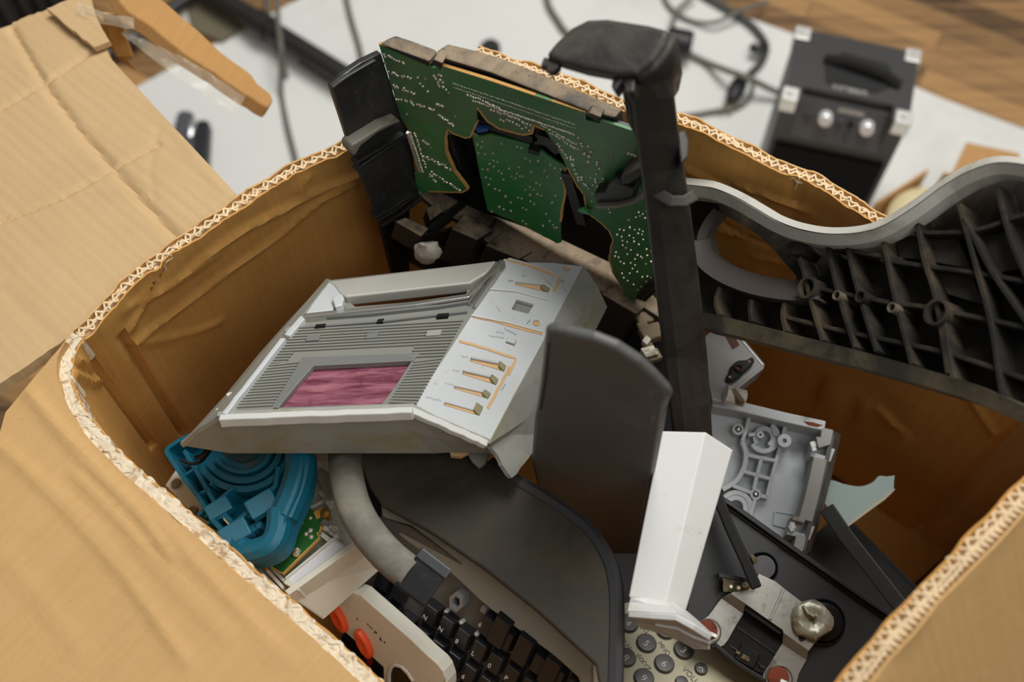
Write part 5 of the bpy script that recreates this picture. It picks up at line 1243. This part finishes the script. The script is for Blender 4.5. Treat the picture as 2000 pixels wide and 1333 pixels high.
# open ribbed lower end, flaring down to a point
k9 = CR(1200, 820, 1460, 753)
BL_ = pm('blue_edge', rgb(30, 44, 120), .4, bump=0)
e1 = [U(x, y, .644) for x, y in k9((92, 1015), (180, 1020), (280, 1040), (340, 1065), (395, 1100))]
e2 = [U(x, y, d) for (x, y), d in zip(k9((80, 1100), (200, 1110), (350, 1120), (450, 1175), (545, 1235)), (.640, .634, .628, .628, .632))]
m = MB(); m.grid([e1, [a.lerp(b, .45)+bk*.002 for a, b in zip(e1, e2)], e2]); m.build('flared_end', DU, root, solid=.002)
e3 = [U(x, y, d) for (x, y), d in zip(k9((140, 1160), (260, 1200), (370, 1240), (450, 1285), (540, 1290)), (.652, .648, .644, .640, .636))]
DUD = pm('dirty_white_duct', rgb(170, 164, 152), .5, var=.12, vs=50, dust=rgb(120, 104, 84), dlo=.5, dhi=.7, ds=50, bump=.15)
m = MB(); m.grid([e2, [a.lerp(b, .5)-bk*-.004 for a, b in zip(e2, e3)], e3]); m.build('end_channel', DUD, root, solid=.0015)
m = MB(); m.rib([p-bk*.001 for p in e2], -bk, .003, .0030); m.rib(e3, -bk, .003, .0024); m.rib([a.lerp(b, .5)-bk*.001 for a, b in zip(e2, e3)][1:], -bk, .003, .0018); m.build('end_rib', DU, root, bevel=.0005)
m = MB(); m.rib([a+(b-a)*.004 for a, b in zip(e1, e2)], -bk, .002, .0012); m.build('seam_line', DUD, root)

# ------------------------------------------------------------------ black front panel with silver brackets
GP = PD((1420, 990, .752), (1740, 1215, .735), (1500, 1320, .730)); gn = GP.n
k4 = CR(1340, 1050, 1800, 2000)
PANB = pm('satin_black_panel', rgb(40, 40, 41), .40, var=.12, vs=18, dust=rgb(60, 58, 54), dlo=.55, dhi=.8, ds=24, bump=.08)
root = thing('control_panel', GP.at(1580, 1200)-Z*.02, 'black appliance panel with silver metal brackets and rusty controls at the lower right', 'panel')
po = [(1395, 965), (1430, 985), (1560, 1078), (1690, 1168), (1760, 1216), (1720, 1270), (1660, 1345), (1520, 1345), (1440, 1296), (1388, 1250), (1340, 1200), (1360, 1080)]
m = MB(); m.slab(GP.pts(po), -gn*.004); m.build('panel', PANB, root, bevel=.0006)
m = MB(); m.rib(GP.pts([(1395, 966), (1430, 986), (1560, 1079), (1690, 1169), (1765, 1219)], .006), gn, .012, .0030); m.rib(GP.pts([(1404, 980), (1560, 1090), (1690, 1180), (1758, 1226)], .003), gn, .006, .0014); m.rib(GP.pts([(1345, 1208), (1390, 1254), (1442, 1298), (1520, 1348)], .004), gn, .010, .0026); m.rib(GP.pts([(1425, 1262), (1470, 1290), (1530, 1330)], .002), gn, .004, .0012); m.build('panel_rim', BLK, root, bevel=.0008)
BRK = pm('zinc_bracket', rgb(172, 170, 162), .36, .65, var=.12, vs=40, dust=rgb(112, 106, 96), dlo=.5, dhi=.7, ds=60, dark=rgb(78, 74, 68), bump=.15)
RUST = pm('rust_brown', rgb(122, 52, 24), .75, var=.25, vs=120, dust=rgb(60, 34, 24), dlo=.5, dhi=.7, ds=90, bump=.3)
def seg(L, off, nm='bracket_plate'):
    m = MB(); m.slab(GP.pts(k4(*L), off), -gn*.0014); return m
m = MB()
def bent(top, mid, bot, o1, o2):
    """a flat, a sloping step and a lower flat, one bent strip of metal"""
m.slab(GP.pts(k4((620, 310), (760, 375), (830, 432), (1010, 570), (1100, 650), (1180, 745), (1110, 880), (1042, 968), (825, 815), (820, 790), (500, 567), (370, 478), (430, 440), (560, 390)), .010), -gn*.0014)
a_ = GP.pts(k4((300, 515), (490, 650)), .003); b_ = GP.pts(k4((372, 470), (505, 565)), .0095)
m.prism([b_[0], b_[1], a_[1], a_[0]], [p-gn*.0014 for p in (b_[0], b_[1], a_[1], a_[0])])
m.slab(GP.pts(k4((300, 515), (490, 650), (430, 745), (355, 880), (320, 922), (270, 938), (225, 930), (205, 850), (118, 722), (190, 665)), .003), -gn*.0014)
a_ = GP.pts(k4((815, 905), (1025, 1042)), .003); b_ = GP.pts(k4((825, 815), (1042, 965)), .0095)
m.prism([b_[0], b_[1], a_[1], a_[0]], [p-gn*.0014 for p in (b_[0], b_[1], a_[1], a_[0])])
m.slab(GP.pts(k4((815, 905), (1025, 1042), (960, 1160), (925, 1300), (640, 1300), (655, 1165)), .003), -gn*.0014)
m.rib(GP.pts(k4((830, 440), (715, 700)), .0112), gn, .003, .0016)
m.build('metal_bracket', BRK, root, bevel=.0003, label='silver U shaped metal bracket')
m = MB(); m.slab(GP.pts(k4((500, 570), (820, 800), (800, 900), (660, 1160), (500, 1100), (300, 930), (430, 750)), .0015), -gn*.002); m.build('recess_plate', DARK, root)
m = MB(); m.slab(GP.pts(k4((500, 565), (520, 570), (825, 790), (800, 830), (495, 620)), .008), -gn*.007); m.build('recess_lip', DARK, root)
def disc(c, r, prof, mat, nm, off=0, lab=None):
    q = GP.at(*k4(c)[0], off); R_ = r/4.348*(q-CAM).length/FPX; m = MB(); m.lathe(q, gn, [(R_*a, b) for a, b in prof], 32); return m.build(nm, mat, root, smooth=True, label=lab)
GLB = pm('gloss_black', rgb(22, 22, 24), .22, var=.1, bump=.03)
disc((1150, 720), 185, [(1.0, 0), (1.0, .003), (.93, .004), (.86, .003), (.82, .0065), (.5, .007)], GLB, 'control_knob')
disc((640, 260), 130, [(1.0, 0), (1.0, .003), (.92, .0042), (.80, .003), (.74, .007), (.4, .007)], GLB, 'control_knob')
for c, r in (((190, 800), 105), ((790, 1200), 110)):
    disc(c, r, [(1.0, 0), (1.0, .0012), (.9, .0022), (.86, .0012)], BRK, 'washer', .004); disc((c[0]-10, c[1]-10), r*.80, [(1, 0), (.96, .0022), (.5, .0026)], RUST, 'rusty_dial', .0052, 'rusty brown dial')
    m = MB(); q = GP.at(*k4((c[0]+40, c[1]+30))[0], .008); m.cbox(q, Vector((.004, -.002, 0)), Vector((.001, .002, 0)), gn*.003); m.build('dial_tab', LIPW, root, bevel=.0004)
# crimped cap on the bracket
FOIL = pm('crimped_foil', rgb(172, 168, 150), .36, .45, var=.25, vs=160, dust=rgb(120, 104, 62), dlo=.5, dhi=.7, ds=120, bump=.6, bs=220)
rows = []
q = GP.at(*k4((1065, 700))[0], .0105)
ex = (GP.at(*k4((1180, 770))[0])-GP.at(*k4((960, 650))[0])).normalized(); ey = gn.cross(ex)
for j in range(7):
    a = pi/2*j/6; rows.append([q+(ex*cos(b)+ey*sin(b)*.95)*(.0118*cos(a)*(1+.16*noise.noise(Vector((cos(b)*2, sin(b)*2, j*.5)))))+gn*(.0040*sin(2*a)*.9+.0014*sin(a)+.0012*noise.noise(Vector((cos(b)*3, sin(b)*3, j)))) for b in [2*pi*i/20 for i in range(20)]])
m = MB(); m.grid(rows, True); m.build('crimped_cap', FOIL, root, smooth=True)
m = MB(); m.rib(GP.pts(k4((1000, 580), (1035, 640), (1080, 665), (1120, 660)), .0175), gn, .004, .0012); m.rib(GP.pts(k4((1120, 820), (1175, 765)), .0135), gn, .003, .0012); m.rib(GP.pts(k4((1050, 860), (1110, 830)), .0125), gn, .002, .0012); m.build('cap_tab', FOIL, root)
disc((985, 850), 26, [(1, -.0006), (1, .0006), (.7, .0001)], DARK, 'bracket_hole', .0106)
m = MB(); m.slab(GP.pts(rough(k4((308, 345), (410, 365), (520, 375), (560, 405), (530, 450), (420, 462), (318, 465), (312, 420), (318, 390)), 10, 1.2, 5), .0125), -gn*.0016); wb = m.build('small_brown_board', pm('brown_green_board', rgb(96, 74, 26), .4, var=.2, dust=rgb(50, 66, 34), dlo=.45, dhi=.6, ds=80, bump=.1), root)
m = MB(); m.slab(GP.pts(k4((535, 140), (560, 138), (610, 185), (600, 230), (575, 215)), .013), -gn*.0016); m.build('board_splinter', wb.data.materials[0], root)
for x, y, r in ((380, 420, 24), (445, 430, 26), (500, 405, 28)):
    m = MB(); qq = GP.at(*k4((x, y))[0], .0125); m.ball(qq, gn, r/4.348*.75/FPX, .9, 9, 3); m.build('solder_joint', bpy.data.materials['solder'], root, smooth=True)
m = MB(); m.rib(GP.pts(k4((280, 320), (420, 345), (540, 375)), .013), gn, .008, .0022); m.build('board_holder', BLK, root)
m = MB(); q = GP.at(*k4((520, 1010))[0], .003); m.cbox(q, ex*.012, ey*.010, gn*.003); m.build('socket', DARK, root, bevel=.0006)
m = MB()
for x, y, s in ((440, 980, .0016), (500, 1022, .0026), (515, 1035, .002)): m.cbox(GP.at(*k4((x, y))[0], .0048), ex*s*1.4, ey*s, gn*.001)
m.build('socket_contact', pm('old_brass', rgb(128, 112, 78), .4, .6, bump=.1), root)
m = MB(); m.rib(GP.pts(k4((430, 760), (760, 990)), .0022), gn, .0012, .001); m.rib(GP.pts(k4((580, 1020), (650, 1120)), .0026), gn, .0012, .0008); m.build('recess_line', BLK, root)

# ------------------------------------------------------------------ black strut pieces around the panel
m = MB(); P_ = [U(1398, 962, .728), U(1425, 1030, .720), U(1455, 1095, .713), U(1478, 1150, .708)]; m.rib(P_, (CAM-P_[0]).normalized(), .010, .0062)
tag(m.build('black_strut', DARK, bevel=.001), 'slim black strut lying across the appliance panel corner', 'plastic part')
m = MB(); P_ = [U(1614, 992, .765), U(1650, 1045, .760), U(1712, 1125, .752), U(1775, 1205, .745)]; m.rib(P_, (CAM-P_[0]).normalized(), .008, .0092)
root = tag(m.build('black_bar', pm('charcoal_bar', rgb(52, 53, 53), .45, var=.12, bump=.1), bevel=.0008), 'long charcoal bar lying below the pale blue broken piece', 'plastic part')

# ------------------------------------------------------------------ grey plastic tray with moulded ribs
TR_ = PD((1410, 850, .795), (1600, 880, .790), (1540, 1050, .775)); rn_ = TR_.n
kt = CR(1380, 780, 1660, 1166)
TGR = pm('grey_tray_plastic', rgb(196, 201, 203), .48, var=.05, vs=20, dust=rgb(120, 118, 110), dlo=.55, dhi=.78, ds=30, bump=.07)
root = thing('plastic_tray', TR_.at(1510, 930)-Z*.02, 'grey plastic tray with moulded ribs and round posts, right of the white duct', 'plastic part')
HT = .0185
to_ = kt((30, 110), (340, 150), (950, 245), (1010, 330), (960, 600), (880, 900), (820, 1250), (720, 1260), (540, 1120), (340, 1000), (160, 880), (120, 790), (10, 300))
m = MB(); m.slab(TR_.pts(to_), -rn_*.0025); m.build('tray_floor', TGR, root)
m = MB(); m.rib(TR_.pts(kt((50, 18), (300, 65), (640, 148), (965, 218)), HT), rn_, HT, .0062); m.build('upper_side', TGR, root, bevel=.0006, label='upper side stained with rust')
m = MB(); m.slab(TR_.pts(kt((790, 180), (860, 188), (945, 212), (900, 226), (830, 212)), HT+.0003), -rn_*.0004); m.build('rust_stain', RUST, root)
m = MB()
m.rib(TR_.pts(kt((985, 240), (968, 340), (900, 350)), HT), rn_, HT, .0072)
m.rib(TR_.pts(kt((925, 480), (890, 650), (850, 820), (805, 985)), HT), rn_, HT, .0080)
m.rib(TR_.pts(kt((770, 1110), (755, 1190), (735, 1240)), HT), rn_, HT, .0060)
m.rib(TR_.pts(kt((700, 965), (800, 990)), HT), rn_, HT, .003)
m.build('inner_side', pm('worn_grey_edge', rgb(168, 168, 162), .6, var=.12, vs=50, dust=rgb(128, 110, 84), dlo=.55, dhi=.72, ds=50, bump=.2), root, bevel=.0005)
osd = PW
m = MB(); ot = TR_.pts(kt((1015, 245), (1040, 300), (1000, 480), (950, 680), (880, 950), (800, 1240)), HT-.001); ob = TR_.pts(kt((1092, 290), (1075, 380), (1015, 640), (955, 880), (900, 1080), (845, 1245)), -.012)
m.grid([ot, ob]); m.build('outer_side', pm('tray_side_grey', rgb(104, 102, 98), .55, var=.12, vs=30, dust=rgb(80, 76, 68), dlo=.5, dhi=.75, ds=30, bump=.12), root, solid=.0025)
for L in (((885, 345), (858, 450), (1000, 490), (1025, 400)), ((705, 1000), (668, 1085), (830, 1125), (860, 1030))): m = MB(); m.rib(TR_.pts(kt(*L), HT*.9), rn_, HT*.9, .0034); m.build('hinge_pocket', TGR, root, bevel=.0004)
m = MB(); m.slab(TR_.pts(kt((900, 380), (1022, 400), (1000, 488), (878, 440)), HT*.5), -rn_*.003); m.slab(TR_.pts(kt((740, 1000), (862, 1028), (832, 1122), (700, 1080)), HT*.5), -rn_*.003); m.build('pocket_floor', TGR, root)
def ribt(*L, h=.0085, w=.0023, nm='moulded_rib', curve=False):
    P_ = kt(*L); P_ = quadcurve(P_, 5) if curve else P_
    m = MB(); m.rib(TR_.pts(P_, h), rn_, h, w); return m.build(nm, TGR, root, bevel=.0003)
ribt((345, 155), (320, 260), (290, 345)); ribt((290, 345), (318, 420), (318, 500), (295, 580), (235, 670), (130, 735), curve=True, w=.003)
ribt((325, 452), (440, 478), (565, 500)); ribt((305, 588), (410, 618), (525, 650)); ribt((448, 480), (410, 620), (385, 740)); ribt((640, 225), (590, 420), (530, 640), (490, 800)); ribt((215, 705), (360, 760)); ribt((440, 785), (500, 800)); ribt((395, 815), (370, 900), (350, 985))
for cx, cy, rr, a0, a1 in ((470, 310, 112, -60, 150), (470, 312, 72, -220, 60), (240, 880, 120, -140, 60), (240, 880, 78, -160, 75)):
    m = MB(); m.rib(TR_.pts(kt(*arc(cx, cy, rr, a0, a1, 22)), .0075), rn_, .0075, .0030); m.build('curved_rib', TGR, root, bevel=.0003)
ribt((340, 290), (400, 285)); ribt((545, 235), (550, 280), (590, 300))
STL = pm('steel_pin', rgb(200, 200, 200), .15, 1.0, bump=0)
def post(x, y, r, h, hole=.45, pin=False, lean=(0, 0)):
    q = TR_.at(*kt((x, y))[0], h); R_ = r/4.164*(q-CAM).length/FPX; m = MB(); m.lathe(q-rn_*h, rn_, [(R_*1.12, 0), (R_, h), (R_*hole, h), (R_*hole, h-.004), (.0001, h-.0041)], 22); p = m.build('round_post', TGR, root, smooth=True)
    if pin: m = MB(); m.ball(q-rn_*.0006, rn_, R_*.55, .8, 12, 4); m.build('steel_pin', STL, p, smooth=True)
post(258, 245, 46, .008, .6, True); post(400, 775, 44, .008, .6, True); post(635, 338, 54, .014, .34); post(438, 290, 28, .010, .4); post(192, 878, 26, .010, .4); post(456, 1035, 22, .010, .5)
m = MB(); m.rib(TR_.pts(kt((555, 915), (545, 1020), (660, 1050)), .0012), rn_, .001, .0008); m.rib(TR_.pts(kt((565, 915), (720, 940)), .0008), rn_, .0008, .0006); m.build('floor_mark', TGR, root)
m = MB()
for x, y in ((870, 400), (690, 1050), (862, 372), (700, 1030)): m.cbox(TR_.at(*kt((x, y))[0], HT), Vector((.003, .001, 0)), Vector((-.001, .004, 0)), rn_*.002)
m.build('broken_stub', LIPW, root, bevel=.0005)

# ------------------------------------------------------------------ silver corner with a round black socket
SC = PD((1400, 660, .800), (1490, 715, .795), (1400, 760, .775)); sn = SC.n
k2_ = CR(1360, 620, 1780, 1120)
root = thing('silver_corner', SC.at(1420, 710)-Z*.02, 'silver casing corner with a round black socket, under the black ribbed frame', 'casing')
SLV = pm('soft_silver', rgb(168, 168, 166), .35, .35, var=.06, vs=12, dust=rgb(176, 168, 130), dlo=.5, dhi=.75, ds=14, bump=.05)
m = MB(); m.slab(SC.pts(k2_((40, 100), (90, 62), (200, 80), (230, 90), (345, 245), (335, 275), (205, 370), (150, 440), (85, 430), (40, 200))), -sn*.003); m.build('plate', SLV, root, bevel=.0006)
m = MB(); m.rib(SC.pts(k2_((215, 85), (350, 245), (345, 262), (210, 368)), .001), sn, .012, .002); m.build('plate_edge', SLV, root, bevel=.0004)
m = MB(); m.slab(SC.pts(k2_((150, 92), (190, 80), (225, 145), (190, 165)), .0006), -sn*.001); m.build('brown_label', pm('brown_tape', rgb(84, 52, 30), .6, bump=.1), root)
m = MB(); m.slab(SC.pts(quadcurve(k2_((180, 255), (215, 225), (262, 220), (290, 205), (305, 225), (290, 250), (262, 275), (225, 310), (195, 328), (168, 322), (162, 300), (180, 285)), 3), .0045), -sn*.0045); sk = m.build('socket_body', BLK, root, bevel=.0012)
m = MB(); m.lathe(SC.at(*k2_((217, 270))[0], .0045), sn, [(.0034, 0), (.0030, .002), (.0016, .002), (.0014, -.001)], 16); m.build('socket_ring', BLK, sk, smooth=True)
m = MB(); m.ball(SC.at(*k2_((217, 270))[0], .0048), sn, .0013, .8, 8, 3); m.build('red_centre', pm('crimson_pin', rgb(190, 40, 66), .4, bump=0), sk, smooth=True)
for x, y in ((180, 310), (282, 228)): m = MB(); m.ball(SC.at(*k2_((x, y))[0], .0046), sn, .0014, .6, 8, 2); m.build('rivet', STL, sk, smooth=True)
m = MB(); m.tube(SC.pts(k2_((150, 400), (250, 425)), .004), .0055, 10); m.build('white_roller', WHT, root, smooth=True)
m = MB()
for a, b in (((190, 375), (235, 440)), ((200, 370), (250, 440))): m.rib(SC.pts(k2_(a, b), .010), sn, .004, .0014)
m.build('wire_clip', pm('rusty_clip', rgb(160, 140, 116), .4, .5, bump=.1), root)

# ------------------------------------------------------------------ pale blue broken piece
SH = PD((1620, 950, .822), (1740, 935, .812), (1660, 1030, .815)); hn = SH.n
root = thing('broken_shard', SH.at(1670, 970)-Z*.01, 'pale blue broken plastic piece with a curved bite, beside the grey tray', 'plastic piece')
so2 = k2_((640, 850), (720, 852))+quadcurve(k2_((760, 868), (850, 882), (915, 862), (950, 828), (990, 830), (1033, 824)), 4)+k2_((1028, 890), (970, 940), (770, 1090), (690, 1000), (660, 960))
m = MB(); m.slab(SH.pts(rough(so2, 9, .5, 4)), -hn*.003); m.build('shard_face', pm('pale_blue_plastic', rgb(176, 196, 192), .4, var=.05, bump=.05), root, bevel=.0003)
m = MB(); m.rib(SH.pts(k2_((1025, 888), (975, 938), (900, 992), (775, 1085)), -.0002), hn, .004, .0034); m.build('broken_edge', pm('cream_broken_edge', rgb(206, 202, 180), .8, var=.15, bump=.3), root)

# ------------------------------------------------------------------ large black ribbed frame with a silver trim
G = PW((1380, 630, .686), (2000, 800, .822), (2000, 330, .838)); gn2 = G.n
kg = CR(1360, 340, 1640, 1166); kh = CR(1640, 440, 2000, 1263); k6_ = CR(1300, 440, 2000, 1985)
RIB = pm('dusty_ribbed_black', rgb(21, 17, 12), .75, var=.3, vs=26, dust=rgb(80, 66, 46), dlo=.42, dhi=.75, ds=22, bump=.3)
root = thing('ribbed_frame', G.at(1750, 600)-Z*.03, 'large black plastic frame, ribbed underneath, with a curved silver trim, over the right rim', 'frame')
hole = kg((180, 300), (130, 420), (75, 560), (95, 640), (180, 720), (330, 790), (560, 860), (800, 890), (815, 850), (810, 825), (690, 690), (600, 580), (520, 510), (420, 440), (300, 375))
go = [(1345, 372), (1400, 382), (1470, 425), (1540, 460), (1620, 472), (1690, 466), (1750, 440), (1810, 398), (1880, 352), (1940, 332), (2010, 340), (2070, 364), (2070, 838), (2000, 812), (1899, 766), (1794, 738), (1652, 702), (1511, 664), (1376, 628), (1340, 620)]
m = MB(); m.slab(G.pts(go, -.014), -gn2*.003, [G.pts(hole, -.014)]); m.build('back_panel', RIB, root)
tc_ = [(1335, 362), (1375, 366), (1400, 371), (1440, 388), (1480, 411), (1520, 434), (1565, 450), (1620, 459), (1680, 456), (1730, 441), (1790, 404), (1850, 361), (1900, 334), (1950, 320), (2010, 326), (2068, 346)]
cc = [Vector(p) for p in quadcurve(tc_, 6)]
def offs(C, d0, d1):
    A = []; B_ = []
    for i, p in enumerate(C):
        t = (C[min(i+1, len(C)-1)]-C[max(i-1, 0)]).normalized(); q = Vector((-t.y, t.x)); A.append(tuple(p+q*d0)); B_.append(tuple(p+q*d1))
    return A+B_[::-1]
TRIM = pm('silver_grey_trim', rgb(206, 204, 194), .4, .05, var=.05, vs=20, dust=rgb(150, 146, 132), dlo=.5, dhi=.8, ds=20, bump=.05)
def ribbon_(C, d0, d1, o0, o1, h):
    m = MB(); A = offs(C, d0, d1); n_ = len(C)
    f0 = [G.at(*p, o0) for p in A[:n_]]; f1 = [G.at(*p, o1) for p in A[n_:][::-1]]
    m.grid([[p-gn2*h for p in f0], f0, f1, [p-gn2*h for p in f1]]); return m
ribbon_(cc, -15, 0, .002, .006, .006).build('silver_trim', TRIM, root, solid=.0012)
ribbon_(cc, 2, 17, .008, .004, .008).build('silver_trim', TRIM, root, solid=.0012)
m = MB(); m.tube([G.at(*p, .0066) for p in [tuple(q+Vector((-.5, 1.5))) for q in cc]], .0011, 6); m.build('trim_groove', DARK, root, smooth=True)
hl = kg((300, 140), (380, 165), (420, 175), (480, 215), (580, 295), (640, 325)); m = MB(); m.slab(G.pts(quadcurve(hl, 4)+kg((560, 340), (420, 270), (320, 200)), .002), -gn2*.006); m.build('trim_bulge', TRIM, root)
bl_ = [(1367, 470), (1372, 496), (1390, 518), (1420, 537), (1460, 553), (1500, 563), (1550, 569), (1600, 566)]
cb = [Vector(p) for p in quadcurve(bl_, 6)]
GB = pm('grey_mauve_band', rgb(68, 64, 62), .38, var=.05, bump=.05)
ribbon_(cb, -17, 17, -.012, .000, .006).build('grey_band', GB, root, solid=.0015)
ca = [Vector(p) for p in quadcurve([(1400, 412), (1384, 432), (1372, 456), (1368, 480)], 6)]
ribbon_(ca, -9, 8, -.010, -.004, .006).build('grey_band', GB, root, solid=.0015)
# bottom dusty lip
lc = [Vector(p) for p in quadcurve([(1370, 624), (1440, 640), (1511, 658), (1580, 676), (1652, 694), (1720, 712), (1794, 733), (1850, 749), (1899, 765), (1950, 786), (2000, 808), (2066, 836)], 4)]
LIPD = pm('dusty_frame_lip', rgb(66, 63, 56), .6, var=.2, vs=30, dust=rgb(126, 116, 92), dlo=.42, dhi=.66, ds=16, bump=.25)
ribbon_(lc, -11, 11, .000, -.004, .014).build('dusty_lip', LIPD, root, solid=.0018)
m = MB(); m.tube([G.at(*tuple(q), -.006) for q in [Vector(p)+Vector((-3, 13)) for p in cc[0:0]] or [Vector(p)+Vector((-3, 12)) for p in lc]], .0014, 6); m.build('lip_edge', DARK, root, smooth=True)
def ribg(P_, off=.001, h=.016, w=.0024, nm='rib'):
    m = MB(); m.rib(G.pts(quadcurve(P_, 4), off), gn2, h, w); return m.build(nm, RIB, root, bevel=.0004)
for L in (k6_((735, 180), (770, 290), (800, 420), (865, 640)), k6_((890, 110), (950, 370), (1045, 680)), k6_((1000, 110), (1060, 360), (1165, 700)), k6_((1200, 80), (1270, 420), (1360, 770)), k6_((1380, -60), (1430, 200), (1490, 400), (1560, 820)), k6_((1620, -120), (1720, 250), (1800, 560), (1860, 960)), k6_((1640, -40), (1700, 60), (1800, 250), (1985, 520), (2080, 640)), k6_((1830, -220), (1900, 60), (1985, 260), (2090, 480)), k6_((1530, 480), (1560, 700), (1590, 860))): ribg(L)
for L in (k6_((1190, 190), (1440, 225), (1700, 260), (1985, 310), (2200, 350)), k6_((650, 505), (1000, 590), (1300, 650), (1600, 720), (1985, 850), (2200, 930)), k6_((850, 350), (1250, 430), (1450, 455), (1985, 565), (2200, 610)), k6_((1380, 40), (1700, 30), (1985, -60), (2200, -60)), k6_((940, 130), (1200, 170), (1300, 190))): ribg(L, -.001, .013, .0022)
for L in (kg((185, 920), (150, 1030), (180, 1150)), kg((440, 1020), (430, 1100), (440, 1200)), kg((715, 1040), (695, 1140), (720, 1280))): ribg(L, .000, .012, .0026)
def boss(x, y, r, mat=RIB, off=.003, nm='screw_boss'):
    q = G.at(*k6_((x, y))[0], off); R_ = r/2.836*(q-CAM).length/FPX; m = MB(); m.lathe(q-gn2*.016, gn2, [(R_*1.1, 0), (R_, .016), (R_*.78, .016), (R_*.70, .002), (.0001, .0018)], 26); return m.build(nm, mat, root, smooth=True)
boss(778, 345, 62); boss(1075, 395, 34); boss(1495, 480, 74)
PIN = pm('dusty_metal_insert', rgb(120, 112, 94), .5, .4, var=.2, vs=120, bump=.3)
boss(945, 388, 27, PIN, .004, 'metal_insert'); boss(1250, 455, 28, PIN, .004, 'metal_insert')
m = MB(); m.slab(G.pts(kg((720, 590), (760, 545), (860, 555), (900, 600), (850, 650), (770, 660)), .0), -gn2*.014); m.build('corner_block', RIB, root, bevel=.001)
m = MB(); m.slab(G.pts(kg((50, 210), (75, 175), (175, 225), (180, 300), (110, 320), (30, 410), (-30, 380), (-20, 230)), -.012), -gn2*.004); m.build('arm_root', DARK, root)
m = MB()
for L in (k6_((1260, 60), (1380, 60), (1420, 190), (1300, 180)), k6_((1450, 60), (1600, 30), (1690, 240), (1470, 200)), k6_((1500, 240), (1690, 270), (1760, 440), (1560, 380)), k6_((1740, 60), (1900, 40), (1960, 240), (1860, 260))): m.slab(G.pts(L, -.008), -gn2*.003)
m.build('dusty_web', pm('dusty_brown_web', rgb(48, 42, 32), .75, var=.2, vs=30, bump=.3), root)

# ------------------------------------------------------------------ added dark panels low in the heap, standing for shade in the gaps
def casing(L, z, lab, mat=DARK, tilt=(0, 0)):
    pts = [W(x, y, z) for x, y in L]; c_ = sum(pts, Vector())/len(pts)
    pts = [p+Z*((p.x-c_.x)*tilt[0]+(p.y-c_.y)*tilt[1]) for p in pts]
    root = thing('dark_filler', c_-Z*.06, lab, 'filler panel')
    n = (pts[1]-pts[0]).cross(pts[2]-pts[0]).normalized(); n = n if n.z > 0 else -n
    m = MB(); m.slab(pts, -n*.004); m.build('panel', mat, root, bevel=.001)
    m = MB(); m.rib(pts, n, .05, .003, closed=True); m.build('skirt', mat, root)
casing([(1165, 640), (1300, 620), (1380, 760), (1400, 900), (1300, 960), (1120, 880)], .570, 'added dark filler for the shade between the silver player and the plastic arm', tilt=(.05, .1))
casing([(590, 850), (790, 860), (960, 950), (900, 1180), (760, 1230), (690, 1100)], .545, 'added dark filler for the shade under the silver player front', tilt=(.1, 0))
casing([(1150, 1010), (1250, 940), (1440, 930), (1480, 1080), (1400, 1250), (1240, 1345), (1160, 1345)], .530, 'added dark filler for the shade in the gap right of the white duct')
casing([(925, 520), (985, 520), (1120, 590), (1090, 690), (920, 700), (850, 630)], .520, 'added dark filler for the shade behind the silver player handle')
casing([(1560, 1080), (1640, 1000), (1800, 1160), (1760, 1260), (1690, 1200)], .520, 'added dark filler for the shade in the corner under the charcoal bar')
